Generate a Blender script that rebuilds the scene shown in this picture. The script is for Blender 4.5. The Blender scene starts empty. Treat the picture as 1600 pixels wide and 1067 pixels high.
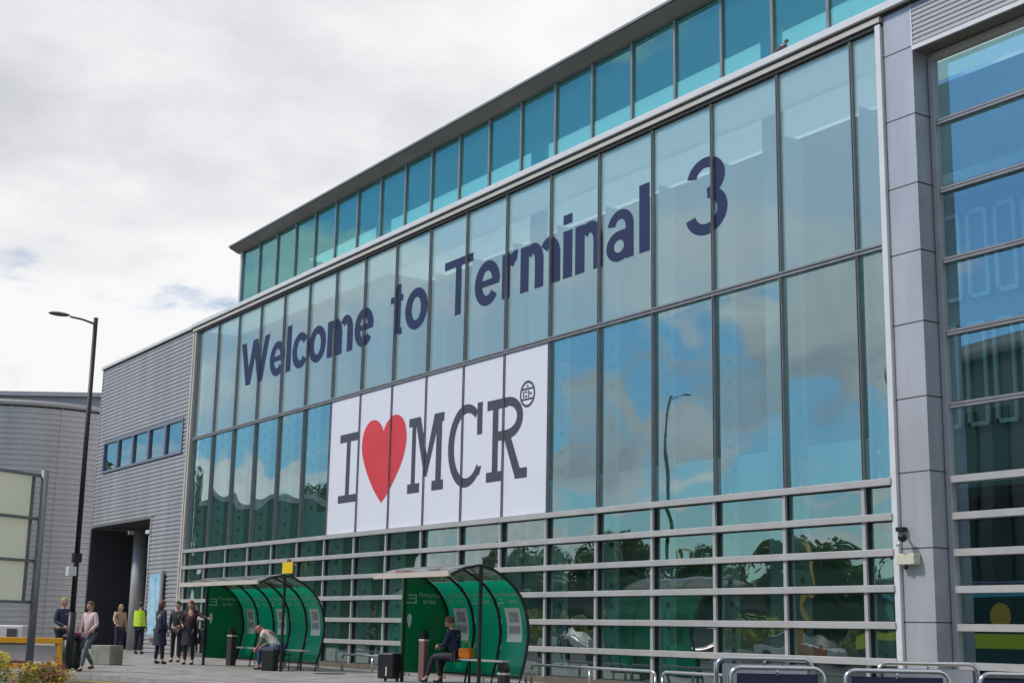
import bpy, bmesh, math, random
from mathutils import Vector, Matrix
random.seed(7)
S = bpy.context.scene
C = S.collection
R = math.radians
PI = math.pi

# ------------------------------------------------------------------ camera
cam = bpy.data.cameras.new('camera')
cam.sensor_width = 36.0
cam.lens = 2186.88 / 1600 * 36.0
cam.clip_end = 2000
cam.clip_start = 0.1
co = bpy.data.objects.new('camera', cam)
C.objects.link(co)
Rv = Vector((0.54918523, 0.83549559, 0.01851195))
Fv = Vector((-0.82057186, 0.53491511, 0.20131478))
Uv = Vector((0.15829529, -0.12574949, 0.97935166))
m = Matrix.Identity(4)
for i in range(3):
    m[i][0] = Rv[i]; m[i][1] = Uv[i]; m[i][2] = -Fv[i]
m[0][3], m[1][3], m[2][3] = 0, 0, 1.1
co.matrix_world = m
S.camera = co

# ------------------------------------------------------------------ world
SUN_EL, SUN_AZ = 46, 203           # azimuth: direction the light comes from, clockwise from +y
w = bpy.data.worlds.new('World'); S.world = w; w.use_nodes = True
nt = w.node_tree; N = nt.nodes; L = nt.links
N.clear()
out = N.new('ShaderNodeOutputWorld')
bg = N.new('ShaderNodeBackground'); L.new(bg.outputs[0], out.inputs[0])
sky = N.new('ShaderNodeTexSky'); sky.sky_type = 'NISHITA'; sky.sun_disc = False
sky.sun_elevation = R(SUN_EL); sky.sun_rotation = R(SUN_AZ)
sky.air_density = 1.3; sky.dust_density = 0.6; sky.ozone_density = 2.5
tc = N.new('ShaderNodeTexCoord')
sep = N.new('ShaderNodeSeparateXYZ'); L.new(tc.outputs['Generated'], sep.inputs[0])
def M(op, a, b=None, clamp=False):
    n = N.new('ShaderNodeMath'); n.operation = op; n.use_clamp = clamp
    for i, v in enumerate((a, b)):
        if v is None: continue
        if isinstance(v, (int, float)): n.inputs[i].default_value = v
        else: L.new(v, n.inputs[i])
    return n.outputs[0]
zz = M('ADD', M('MAXIMUM', sep.outputs[2], 0.0), 0.16)
comb = N.new('ShaderNodeCombineXYZ')
L.new(M('DIVIDE', sep.outputs[0], zz), comb.inputs[0])
L.new(M('DIVIDE', sep.outputs[1], zz), comb.inputs[1])
def noise(scale, detail, rough, off):
    mp = N.new('ShaderNodeMapping'); mp.inputs['Location'].default_value = off
    L.new(comb.outputs[0], mp.inputs[0])
    n = N.new('ShaderNodeTexNoise'); n.inputs['Scale'].default_value = scale
    n.inputs['Detail'].default_value = detail; n.inputs['Roughness'].default_value = rough
    L.new(mp.outputs[0], n.inputs['Vector']); return n.outputs['Fac']
n1 = noise(1.15, 8, 0.58, (3.1, 1.7, 0))
n2 = noise(0.75, 6, 0.55, (8.3, 4.2, 2))
n3 = noise(2.6, 6, 0.6, (1.3, 9.2, 5))
# cloud cover: closed on the +y side, broken on the -y side, white near the horizon
side = M('MULTIPLY_ADD', sep.outputs[1], 0.24); side.node.inputs[2].default_value = 0.09
n1c = M('MULTIPLY_ADD', n1, 1.5); n1c.node.inputs[2].default_value = -0.25
cover = M('ADD', n1c, side)
lowb = M('MULTIPLY', M('SUBTRACT', 1.0, M('MULTIPLY', M('MAXIMUM', sep.outputs[2], 0.0), 9.0), clamp=True), 0.16)
cover = M('ADD', cover, lowb)
mr = N.new('ShaderNodeMapRange'); mr.interpolation_type = 'SMOOTHSTEP'
mr.inputs['From Min'].default_value = 0.42; mr.inputs['From Max'].default_value = 0.57
L.new(cover, mr.inputs['Value'])
cr = N.new('ShaderNodeValToRGB')
cr.color_ramp.elements[0].position = 0.38; cr.color_ramp.elements[0].color = (0.54, 0.56, 0.62, 1)
cr.color_ramp.elements[1].position = 0.59; cr.color_ramp.elements[1].color = (1.0, 1.0, 1.0, 1)
L.new(M('ADD', M('MULTIPLY', n2, 0.7), M('MULTIPLY', n3, 0.3)), cr.inputs[0])
SKY_K = 0.10
skm = N.new('ShaderNodeMixRGB'); skm.blend_type = 'MULTIPLY'; skm.inputs[0].default_value = 1
L.new(sky.outputs[0], skm.inputs[1]); skm.inputs[2].default_value = (0.56, 0.90, 1.2, 1)
clm = N.new('ShaderNodeMixRGB'); clm.blend_type = 'MULTIPLY'; clm.inputs[0].default_value = 1
L.new(cr.outputs[0], clm.inputs[1]); k = 0.95 / SKY_K; clm.inputs[2].default_value = (k, k, k * 1.01, 1)
mx = N.new('ShaderNodeMixRGB'); L.new(mr.outputs[0], mx.inputs[0])
L.new(skm.outputs[0], mx.inputs[1]); L.new(clm.outputs[0], mx.inputs[2])
L.new(mx.outputs[0], bg.inputs[0]); bg.inputs[1].default_value = SKY_K

# ------------------------------------------------------------------ sun
sl = bpy.data.lights.new('sun', 'SUN'); sl.energy = 3.0; sl.angle = R(9); sl.color = (1, 0.95, 0.88)
so = bpy.data.objects.new('sun', sl); C.objects.link(so)
az = R(SUN_AZ); el = R(SUN_EL)
sd = Vector((math.sin(az) * math.cos(el), math.cos(az) * math.cos(el), math.sin(el)))
so.rotation_euler = sd.to_track_quat('Z', 'Y').to_euler()
so.location = sd * 50
S.view_settings.view_transform = 'Standard'; S.view_settings.look = 'None'
S.view_settings.exposure = 0.0; S.view_settings.gamma = 1
S.cycles.max_bounces = 10; S.cycles.transparent_max_bounces = 16
S.cycles.use_denoising = True

# ------------------------------------------------------------------ materials
def mat(name, col, rough=0.5, metal=0.0, var=0.0, vscale=3.0, bump=0.0, bscale=30.0, spec=0.5, stretch=None, col2=None, trans=None):
    m = bpy.data.materials.new(name); m.use_nodes = True
    t = m.node_tree; n = t.nodes; l = t.links
    b = n['Principled BSDF']
    b.inputs['Base Color'].default_value = (*col, 1); b.inputs['Roughness'].default_value = rough
    b.inputs['Metallic'].default_value = metal; b.inputs['Specular IOR Level'].default_value = spec
    if var or bump or col2:
        tcn = n.new('ShaderNodeTexCoord')
        vec = tcn.outputs['Object']
        if stretch:
            mp = n.new('ShaderNodeMapping'); mp.inputs['Scale'].default_value = stretch
            l.new(vec, mp.inputs[0]); vec = mp.outputs[0]
    if var or col2:
        no = n.new('ShaderNodeTexNoise'); no.inputs['Scale'].default_value = vscale
        no.inputs['Detail'].default_value = 6; no.inputs['Roughness'].default_value = 0.62
        l.new(vec, no.inputs['Vector'])
        rp = n.new('ShaderNodeValToRGB')
        c2 = col2 if col2 else tuple(max(0, c * (1 + var)) for c in col)
        c1 = col if col2 else tuple(max(0, c * (1 - var)) for c in col)
        rp.color_ramp.elements[0].position = 0.3; rp.color_ramp.elements[0].color = (*c1, 1)
        rp.color_ramp.elements[1].position = 0.7; rp.color_ramp.elements[1].color = (*c2, 1)
        l.new(no.outputs['Fac'], rp.inputs[0]); l.new(rp.outputs[0], b.inputs['Base Color'])
    if bump:
        nb = n.new('ShaderNodeTexNoise'); nb.inputs['Scale'].default_value = bscale; nb.inputs['Detail'].default_value = 5
        l.new(vec, nb.inputs['Vector'])
        bp = n.new('ShaderNodeBump'); bp.inputs['Strength'].default_value = bump; bp.inputs['Distance'].default_value = 0.02
        l.new(nb.outputs['Fac'], bp.inputs['Height']); l.new(bp.outputs[0], b.inputs['Normal'])
    if trans:
        tr = n.new('ShaderNodeBsdfTranslucent'); tr.inputs[0].default_value = (*trans[0], 1)
        mxn = n.new('ShaderNodeMixShader'); mxn.inputs[0].default_value = trans[1]
        l.new(b.outputs[0], mxn.inputs[1]); l.new(tr.outputs[0], mxn.inputs[2])
        l.new(mxn.outputs[0], n['Material Output'].inputs[0])
    return m

def paving(m):
    t = m.node_tree; n = t.nodes; l = t.links; b = n['Principled BSDF']
    tc_ = n.new('ShaderNodeTexCoord'); br = n.new('ShaderNodeTexBrick'); br.inputs['Scale'].default_value = 1.0
    br.inputs['Brick Width'].default_value = .9; br.inputs['Row Height'].default_value = .6; br.inputs['Mortar Size'].default_value = .012
    br.inputs['Color1'].default_value = (1, 1, 1, 1); br.inputs['Color2'].default_value = (.86, .85, .84, 1); br.inputs['Mortar'].default_value = (.45, .43, .40, 1)
    l.new(tc_.outputs['Object'], br.inputs['Vector'])
    st = n.new('ShaderNodeTexNoise'); st.inputs['Scale'].default_value = 1.7; st.inputs['Detail'].default_value = 8; l.new(tc_.outputs['Object'], st.inputs['Vector'])
    rp_ = n.new('ShaderNodeValToRGB'); rp_.color_ramp.elements[0].position = .34; rp_.color_ramp.elements[0].color = (.62, .60, .58, 1); rp_.color_ramp.elements[1].position = .5
    l.new(st.outputs['Fac'], rp_.inputs[0])
    src = b.inputs['Base Color'].links[0].from_socket
    for col in (br.outputs['Color'], rp_.outputs[0]):
        mx_ = n.new('ShaderNodeMixRGB'); mx_.blend_type = 'MULTIPLY'; mx_.inputs[0].default_value = 1
        l.new(src, mx_.inputs[1]); l.new(col, mx_.inputs[2]); src = mx_.outputs[0]
    l.new(src, b.inputs['Base Color'])
def glass(name, tint, refl=(0.9, 0.96, 1.0), base=0.14, gain=1.0, ior=1.6, wob=0.35, wscale=0.55, film=None, rough=0.0):
    m = bpy.data.materials.new(name); m.use_nodes = True
    t = m.node_tree; n = t.nodes; l = t.links; n.clear()
    o = n.new('ShaderNodeOutputMaterial')
    tr = n.new('ShaderNodeBsdfTransparent'); tr.inputs[0].default_value = (*tint, 1)
    gl = n.new('ShaderNodeBsdfGlossy'); gl.inputs['Color'].default_value = (*refl, 1); gl.inputs['Roughness'].default_value = rough
    fr = n.new('ShaderNodeFresnel'); fr.inputs['IOR'].default_value = ior
    ma = n.new('ShaderNodeMath'); ma.operation = 'MULTIPLY_ADD'; ma.use_clamp = True
    ma.inputs[1].default_value = gain; ma.inputs[2].default_value = base
    l.new(fr.outputs[0], ma.inputs[0])
    geo = n.new('ShaderNodeNewGeometry'); tcn = n.new('ShaderNodeTexCoord')
    no = n.new('ShaderNodeTexNoise'); no.inputs['Scale'].default_value = wscale; no.inputs['Detail'].default_value = 1.0
    oi = n.new('ShaderNodeObjectInfo')
    mp = n.new('ShaderNodeVectorMath'); mp.operation = 'ADD'
    sc = n.new('ShaderNodeVectorMath'); sc.operation = 'SCALE'; sc.inputs['Scale'].default_value = 40
    cb = n.new('ShaderNodeCombineXYZ'); l.new(oi.outputs['Random'], cb.inputs[0]); l.new(oi.outputs['Random'], cb.inputs[2])
    l.new(cb.outputs[0], sc.inputs[0]); l.new(tcn.outputs['Object'], mp.inputs[0]); l.new(sc.outputs[0], mp.inputs[1])
    l.new(mp.outputs[0], no.inputs['Vector'])
    bp = n.new('ShaderNodeBump'); bp.inputs['Strength'].default_value = wob; bp.inputs['Distance'].default_value = 0.05
    l.new(no.outputs['Fac'], bp.inputs['Height']); l.new(bp.outputs[0], gl.inputs['Normal'])
    under = tr.outputs[0]
    if film:
        di = n.new('ShaderNodeBsdfDiffuse'); di.inputs[0].default_value = (*film[0], 1)
        tl = n.new('ShaderNodeBsdfTranslucent'); tl.inputs[0].default_value = (*film[0], 1)
        m2 = n.new('ShaderNodeMixShader'); m2.inputs[0].default_value = 0.45
        l.new(di.outputs[0], m2.inputs[1]); l.new(tl.outputs[0], m2.inputs[2])
        m1 = n.new('ShaderNodeMixShader'); m1.inputs[0].default_value = film[1]
        l.new(under, m1.inputs[1]); l.new(m2.outputs[0], m1.inputs[2]); under = m1.outputs[0]
    mix = n.new('ShaderNodeMixShader'); l.new(ma.outputs[0], mix.inputs[0])
    l.new(under, mix.inputs[1]); l.new(gl.outputs[0], mix.inputs[2]); l.new(mix.outputs[0], o.inputs[0])
    return m

m_alu = mat('aluminium', (0.46, 0.44, 0.42), 0.38, 0.25, var=0.10, vscale=2.0)
m_white = mat('white_trim', (0.66, 0.65, 0.64), 0.4, 0.1, var=0.06)
m_cream = mat('cream_trim', (0.50, 0.47, 0.41), 0.5, 0.0, var=0.10, stretch=(0.3, 1, 1))
m_mull = mat('dark_mullion', (0.27, 0.26, 0.26), 0.35, 0.4, var=0.15)
m_seal = mat('black_seal', (0.018, 0.022, 0.02), 0.6)
m_panel = mat('silver_panel', (0.465, 0.46, 0.475), 0.34, 0.35, var=0.13, vscale=1.6, stretch=(1, 1, 0.2))
m_panel_joint = mat('panel_joint', (0.05, 0.05, 0.055), 0.7)
m_rib = mat('ribbed_cladding', (0.39, 0.38, 0.385), 0.42, 0.25, var=0.15, vscale=1.0, stretch=(1, 1, .12))
m_ribr = mat('ribbed_fascia', (0.42, 0.41, 0.42), 0.42, 0.2, var=0.05, vscale=0.7)
m_drum = mat('drum_cladding', (0.50, 0.49, 0.49), 0.36, 0.4, var=0.13, vscale=0.8, stretch=(1, 1, .12))
m_roof = mat('roof_edge', (0.20, 0.175, 0.155), 0.55, 0.1, var=0.22, vscale=1.2, stretch=(0.35, 1, 2))
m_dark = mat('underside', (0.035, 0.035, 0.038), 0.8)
m_pave = mat('pavement', (0.31, 0.295, 0.275), 0.85, var=0.16, vscale=0.7, bump=0.25, bscale=40)
m_road = mat('asphalt', (0.075, 0.073, 0.072), 0.9, var=0.22, vscale=0.5, bump=0.4, bscale=60)
paving(m_pave)
m_kerb = mat('kerb_stone', (0.30, 0.29, 0.27), 0.8, var=0.2, vscale=4)
m_plinth = mat('plinth', (0.13, 0.105, 0.09), 0.8, var=0.2)
m_int = mat('interior_grey', (0.30, 0.34, 0.33), 0.8, var=0.2, vscale=0.4)
m_intw = mat('interior_white', (0.88, 0.90, 0.88), 0.6)
m_intd = mat('interior_dark', (0.10, 0.12, 0.12), 0.8, var=0.3, vscale=0.5)
m_fin = mat('fin_white', (0.88, 0.92, 0.90), 0.5)
m_ledge = mat('added_daylight_sheet', (0.85, 0.90, 0.90), 0.5, trans=((0.85, 0.92, 0.92), 0.65))  # invented translucent sheet that lets extra daylight into the hall
m_banner = mat('banner_white', (0.69, 0.69, 0.75), 0.45, var=0.02, vscale=0.6)
m_ink = mat('banner_ink', (0.055, 0.055, 0.075), 0.5, var=0.1)
m_red = mat('heart_red', (0.62, 0.035, 0.045), 0.5, var=0.08, vscale=1)
m_navy = mat('navy_vinyl', (0.030, 0.042, 0.100), 0.6, spec=0.15)
m_gclear = glass('clear_glass', (0.56, 0.95, 0.90), (0.78, 0.96, 1.0), 0.27, 1.1, 1.6, 1.0, 0.42, film=((0.42, 0.72, 0.66), 0.03))
m_gsmall = glass('small_glass', (0.42, 0.78, 0.70), (0.85, 0.97, 0.95), 0.27, 1.0, 1.6, 0.25, 0.8, film=((0.34, 0.60, 0.50), 0.07))
m_gcl = glass('clerestory_glass', (0.42, 0.95, 0.90), (0.48, 0.96, 0.94), 0.20, 0.8, 1.6, 0.3, 0.4, film=((0.22, 0.72, 0.70), 0.14))
m_gfrost = glass('frosted_glass', (0.60, 0.82, 0.82), (0.78, 0.92, 0.98), 0.10, 0.75, 1.5, 0.06, 0.3, film=((0.66, 0.84, 0.84), 0.55))
m_gblue = glass('window_glass', (0.50, 0.80, 0.78), (0.75, 0.92, 1.0), 0.26, 1.0, 1.65, 0.12, 0.4)

# ------------------------------------------------------------------ mesh helpers
def tag(o, label=None, cat=None, group=None, kind=None):
    if label: o['label'] = label
    if cat: o['category'] = cat
    if group: o['group'] = group
    if kind: o['kind'] = kind
    return o
def empty(name, loc=(0, 0, 0), rz=0.0, label=None, cat=None, group=None):
    o = bpy.data.objects.new(name, None); C.objects.link(o); o.location = loc; o.rotation_euler.z = rz
    o.empty_display_size = 0.1
    return tag(o, label, cat, group)
class MB:
    def pane(s, x0, x1, y, z0, z1):
        s.face([(x0, y, z0), (x1, y, z0), (x1, y, z1), (x0, y, z1)]); s.keep = True; return s
    def __init__(s): s.b = bmesh.new(); s.mi = 0; s.keep = False
    def face(s, pts):
        f = s.b.faces.new([s.b.verts.new(p) for p in pts]); f.material_index = s.mi; return f
    def box(s, x0, x1, y0, y1, z0, z1):
        v = [s.b.verts.new((x, y, z)) for x in (x0, x1) for y in (y0, y1) for z in (z0, z1)]
        for q in ((0, 1, 3, 2), (4, 6, 7, 5), (0, 4, 5, 1), (2, 3, 7, 6), (0, 2, 6, 4), (1, 5, 7, 3)):
            f = s.b.faces.new([v[i] for i in q]); f.material_index = s.mi
        return s
    def obox(s, c, size, rot=None):
        r = rot or Matrix.Identity(3); v = []
        for x in (-.5, .5):
            for y in (-.5, .5):
                for z in (-.5, .5):
                    v.append(s.b.verts.new(Vector(c) + r @ Vector((x * size[0], y * size[1], z * size[2]))))
        for q in ((0, 1, 3, 2), (4, 6, 7, 5), (0, 4, 5, 1), (2, 3, 7, 6), (0, 2, 6, 4), (1, 5, 7, 3)):
            f = s.b.faces.new([v[i] for i in q]); f.material_index = s.mi
        return s
    def tube(s, pts, r, seg=10, cap=True, smooth=True):
        pts = [Vector(p) for p in pts]; n = len(pts)
        rs = r if isinstance(r, (list, tuple)) else [r] * n
        rings = []; prev = None
        for i, p in enumerate(pts):
            d = (pts[min(i + 1, n - 1)] - pts[max(i - 1, 0)]).normalized()
            if prev is None:
                a = Vector((0, 0, 1)) if abs(d.z) < 0.9 else Vector((1, 0, 0))
                u = d.cross(a).normalized()
            else: u = (prev - d * prev.dot(d)).normalized()
            prev = u; v = d.cross(u)
            rings.append([s.b.verts.new(p + (u * math.cos(2 * PI * k / seg) + v * math.sin(2 * PI * k / seg)) * rs[i]) for k in range(seg)])
        for i in range(n - 1):
            for k in range(seg):
                f = s.b.faces.new((rings[i][k], rings[i][(k + 1) % seg], rings[i + 1][(k + 1) % seg], rings[i + 1][k]))
                f.smooth = smooth; f.material_index = s.mi
        if cap:
            for rr in (list(reversed(rings[0])), rings[-1]):
                f = s.b.faces.new(rr); f.material_index = s.mi
        return s
    def sphere(s, c, r, u=14, v=10, fn=None):
        rings = []
        for j in range(v + 1):
            th = PI * j / v
            rings.append([Vector((math.sin(th) * math.cos(2 * PI * i / u), math.sin(th) * math.sin(2 * PI * i / u), math.cos(th))) for i in range(u)])
        rr = r if isinstance(r, (list, tuple)) else (r, r, r)
        def tf(p):
            q = Vector((p.x * rr[0], p.y * rr[1], p.z * rr[2]))
            if fn: q = fn(q, p)
            return Vector(c) + q
        top = s.b.verts.new(tf(Vector((0, 0, 1)))); bot = s.b.verts.new(tf(Vector((0, 0, -1))))
        vr = [[s.b.verts.new(tf(p)) for p in rings[j]] for j in range(1, v)]
        for i in range(u):
            k = (i + 1) % u
            fs = [s.b.faces.new((top, vr[0][i], vr[0][k])), s.b.faces.new((bot, vr[-1][k], vr[-1][i]))]
            for j in range(len(vr) - 1):
                fs.append(s.b.faces.new((vr[j][i], vr[j + 1][i], vr[j + 1][k], vr[j][k])))
            for f in fs: f.smooth = True; f.material_index = s.mi
        return s
    def prism(s, poly, fn0, fn1):
        """poly: list of 2-D points; fn0/fn1 map a point to the two ends"""
        a = [s.b.verts.new(fn0(p)) for p in poly]; b = [s.b.verts.new(fn1(p)) for p in poly]; n = len(poly)
        for f in (s.b.faces.new(a), s.b.faces.new(list(reversed(b)))): f.material_index = s.mi
        for i in range(n):
            f = s.b.faces.new((a[i], b[i], b[(i + 1) % n], a[(i + 1) % n])); f.material_index = s.mi
        return s
    def build(s, name, m, parent=None, bevel=0.0, recalc=True, smooth=False):
        if recalc and not s.keep: bmesh.ops.recalc_face_normals(s.b, faces=s.b.faces)
        me = bpy.data.meshes.new(name); s.b.to_mesh(me); s.b.free()
        for x in (m if isinstance(m, (list, tuple)) else [m]): me.materials.append(x)
        o = bpy.data.objects.new(name, me); C.objects.link(o)
        if parent: o.parent = parent
        if bevel:
            bv = o.modifiers.new('b', 'BEVEL'); bv.width = bevel; bv.segments = 2; bv.limit_method = 'ANGLE'
        return o
def kids(o): return [c for c in bpy.data.objects if c.parent == o]
def copy_tree(o, parent=None):
    c = o.copy(); C.objects.link(c)
    if parent: c.parent = parent
    for ch in kids(o): copy_tree(ch, c)
    return c
def text_mesh(s, size=1.0, offset=0.0):
    cu = bpy.data.curves.new('t', 'FONT'); cu.body = s; cu.size = size; cu.offset = offset; cu.resolution_u = 4
    o = bpy.data.objects.new('t', cu); C.objects.link(o)
    dg = bpy.context.evaluated_depsgraph_get()
    me = bpy.data.meshes.new_from_object(o.evaluated_get(dg), depsgraph=dg)
    bpy.data.objects.remove(o); bpy.data.curves.remove(cu)
    return me
def put_text(name, s, m, parent, x0, x1, zb, cap, fn, offset=0.0):
    """fits the word s between x0 and x1, baseline zb, ascender height cap; fn maps (x,z) to the point"""
    me = text_mesh(s, 1.0, offset)
    xs = [v.co.x for v in me.vertices]; ys = [v.co.y for v in me.vertices]
    mnx, mxx, mxy = min(xs), max(xs), max(ys)
    for v in me.vertices:
        v.co = fn(x0 + (v.co.x - mnx) / (mxx - mnx) * (x1 - x0), zb + v.co.y / mxy * cap)
    me.materials.clear(); me.materials.append(m); me.name = name
    o = bpy.data.objects.new(name, me); C.objects.link(o); o.parent = parent
    return o

YF = 17.65
BX = [-47.696 + 1.85 * k for k in range(18)] + [-15.56]        # mullion lines
Z_TOP, Z_MID = 11.42, 7.53
BARS = [3.565, 2.995, 2.425, 1.855, 1.275, 0.70]

# ------------------------------------------------------------------ ground
KX = [(-90, -2.0), (-40, 6.9), (-34, 8.0), (-31.2, 8.98), (-30.2, 9.55), (-26, 10.3), (6, 15.0)]
def kerb_y(x):
    for (a, ya), (c, yc) in zip(KX, KX[1:]):
        if x <= c: return ya + (yc - ya) * (x - a) / (c - a)
    return KX[-1][1]
def kpts(o, z): return [(p[0], p[1] + o, z) for p in KX]
rd = MB().face([(-700, -700, -0.12), (700, -700, -0.12), (700, 700, -0.12), (-700, 700, -0.12)])
b = MB(); b.face([(-700, -700, -0.12), (700, -700, -0.12), (700, 700, -0.12), (-700, 700, -0.12)])
tag(b.build('road', m_road), kind='structure')
b = MB()
b.prism([(p[0], p[1] + .13) for p in KX] + [(6, 80), (-90, 80)], lambda p: (p[0], p[1], -0.116), lambda p: (p[0], p[1], 0.0))
tag(b.build('pavement', m_pave), kind='structure')
b = MB()
x = -90.0
while x < 6:
    x1 = x + 0.905
    b.prism([(x, kerb_y(x)), (x1, kerb_y(x1)), (x1, kerb_y(x1) + .137), (x, kerb_y(x) + .137)], lambda p: (p[0], p[1], -0.118), lambda p: (p[0], p[1], 0.004))
    x += 0.915
tag(b.build('kerb', m_kerb), kind='structure')
b = MB()
x = -90
for k in range(2):
    o = 0.32 + 0.22 * k
    b.face(kpts(-o, -.116) + kpts(-o + .09, -.116)[::-1])
tag(b.build('road_marking', mat('yellow_line', (0.55, 0.38, 0.05), 0.8, var=0.3, vscale=6)), kind='structure')

# ------------------------------------------------------------------ terminal building
T = empty('terminal_building', (-30, YF, 0), 0, 'long glass fronted airport terminal with large blue welcome lettering across frosted panes', 'terminal')
T0 = Vector(T.location)
_TB = MB.build
def tb(bm, name, m, bevel=0.0, parent=None):
    """build a part of the terminal given in world coordinates"""
    par = parent or T
    bmesh.ops.translate(bm.b, verts=bm.b.verts, vec=-T0)
    return bm.build(name, m, par, bevel)
YG = YF + 0.03
# panes of the main wall
for k in range(18):
    x0, x1 = BX[k], BX[k + 1]
    tb(MB().pane(x0 + .02, x1 - .02, YG, Z_MID + .03, Z_TOP - .02), 'frosted_pane', m_gfrost)
    if not (6 <= k <= 11):
        tb(MB().pane(x0 + .02, x1 - .02, YG, BARS[0] + .03, Z_MID - .03), 'clear_pane', m_gclear)
    for r in range(5):
        tb(MB().pane(x0 + .02, x1 - .02, YG, BARS[r + 1] + .03, BARS[r] - .03), 'small_pane', m_gsmall)
    tb(MB().pane(x0 + .02, x1 - .02, YG, .16, BARS[5] - .03), 'base_pane', m_gsmall)
# mullions
for k in range(18):
    x = BX[k]
    b = MB().box(x - .026, x + .026, YF - .045, YF + .025, BARS[0], Z_TOP - .02); b.mi = 1
    b.box(x - .010, x + .010, YF - .052, YF - .046, BARS[0], Z_TOP - .02)
    tb(b, 'mullion', [m_mull, m_seal])
    b = MB().box(x - .037, x + .037, YF - .07, YF + .026, .12, BARS[0] - .06)
    b.mi = 1; b.box(x + .038, x + .05, YF - .02, YF + .026, .12, BARS[0] - .06)
    tb(b, 'lower_mullion', [m_alu, m_seal])
# horizontals
XR = -15.60
b = MB().box(BX[0], XR, YF - .055, YF + .0245, Z_MID - .05, Z_MID - .012)
b.box(BX[0], XR, YF - .055, YF + .0245, Z_MID + .012, Z_MID + .05)
b.mi = 1; b.box(BX[0], XR, YF - .035, YF + .024, Z_MID - .012, Z_MID + .012)
tb(b, 'transom', [m_mull, m_seal])
for z in BARS:
    b = MB().box(BX[0] - .25, XR, YF - .12, YF + .027, z - .058, z + .058)
    b.mi = 1; b.box(BX[0], XR, YF - .03, YF + .0265, z - .075, z - .0581)
    tb(b, 'transom_bar', [m_alu, m_seal], 0.012)
tb(MB().box(BX[0] - .3, XR, YF - .06, YF + .2, 0.0, .14), 'plinth', m_plinth)
# left end trim and right trim
b = MB().box(-48.20, -48.08, YF - .10, YF + .03, 0.0, 11.44); b.box(-47.97, -47.86, YF - .10, YF + .03, 0.0, 11.44)
b.box(-48.08, -47.97, YF - .05, YF + .03, 0.0, 11.44)
tb(b, 'end_trim', m_cream)
tb(MB().box(-15.62, -15.50, YF - .09, YF + .06, 0.0, 11.46), 'end_trim', m_white, 0.01)
# cornice
XE = 2.0
tb(MB().box(-48.25, XR + .1, YF - .10, YF + .05, 11.50, 11.60), 'lower_cornice', m_cream)
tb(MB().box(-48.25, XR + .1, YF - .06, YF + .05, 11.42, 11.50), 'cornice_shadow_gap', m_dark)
b = MB().box(-48.3, XE, YF - .16, YF + .3, 11.64, 11.78); b.mi = 1; b.box(-48.27, XE, YF - .08, YF + .05, 11.60, 11.64)
tb(b, 'cornice', [m_white, m_dark], 0.012)
tb(MB().box(-48.2, XE, YF + .06, 19.3, 11.55, 11.68), 'ledge_roof', m_ledge)  # ledge made translucent to brighten its underside and the fins
# clerestory
YC = 19.25; ZC = 14.74
CX = [-47.99 + 1.565 * k for k in range(33)]
for k in range(32):
    tb(MB().pane(CX[k] + .02, CX[k + 1] - .02, YC, 11.75, ZC), 'clerestory_pane', m_gcl)
for k in range(33):
    tb(MB().box(CX[k] - .035, CX[k] + .035, YC - .06, YC + .013, 11.70, ZC - .01), 'clerestory_mullion', m_mull)
tb(MB().box(-48.16, -48.03, YC - .08, YC + .05, 11.70, ZC + .02), 'end_trim', m_white)
# roof with a thin sloped eave
ex = -48.42
prof = [(YC + .05, ZC), (YC - .10, ZC + .015), (YC - .42, 14.90), (YC - .46, 15.00), (YC - .36, 15.06), (YC + 2.4, 15.26), (YC + 2.4, 14.95)]
b = MB(); b.prism(prof, lambda p: (ex, p[0], p[1]), lambda p: (XE, p[0], p[1]))
rf = tb(b, 'roof', m_roof)
b = MB().box(ex, XE, YC - .475, YC - .462, 14.93, 14.985); tb(b, 'gutter_lip', m_mull, parent=T)
# side and back walls, floors, interior
tb(MB().box(-48.2, -48.05, 19.35, 40, 0, 14.9), 'end_wall', m_rib)
tb(MB().box(-48.04, -47.90, YF + .08, 26.9, 0, 11.5), 'interior_wall', m_int)
tb(MB().box(-48.0, XE, 27, 27.2, 0, 14.7), 'back_wall', m_int)
tb(MB().box(-48.0, XE, YF + .25, 27, 0.0, .03), 'hall_floor', m_int)
tb(MB().box(-48.0, XE, YC + .08, YC + 2.4, ZC + .0, ZC + .06), 'hall_ceiling', m_intw)
tb(MB().box(-48.0, XE, YC + 2.41, 27.2, 14.9, 15.0), 'added_rooflight', m_ledge)  # unseen translucent sheet, added only to brighten the interior
tb(MB().box(-48.0, XE, 22.2, 27, 3.75, 4.15), 'upper_floor', m_intd)
tb(MB().box(-48.0, XE, 22.12, 22.18, 4.15, 5.15), 'balustrade', m_fin)
b = MB()
for i in range(40):
    xx = -47 + i * 1.15; hgt = random.uniform(.9, 2.6)
    if random.random() < .62: b.box(xx, xx + random.uniform(.4, 1.0), 20.5, 21.2, .04, hgt)
tb(b, 'check_in_desk', m_intd)
for xx in (-40.2, -30.95, -21.7, -12.4):
    b = MB().tube([(xx, 21, .03), (xx, 21, ZC)], .25, 20); tb(b, 'interior_column', m_fin)
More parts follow.
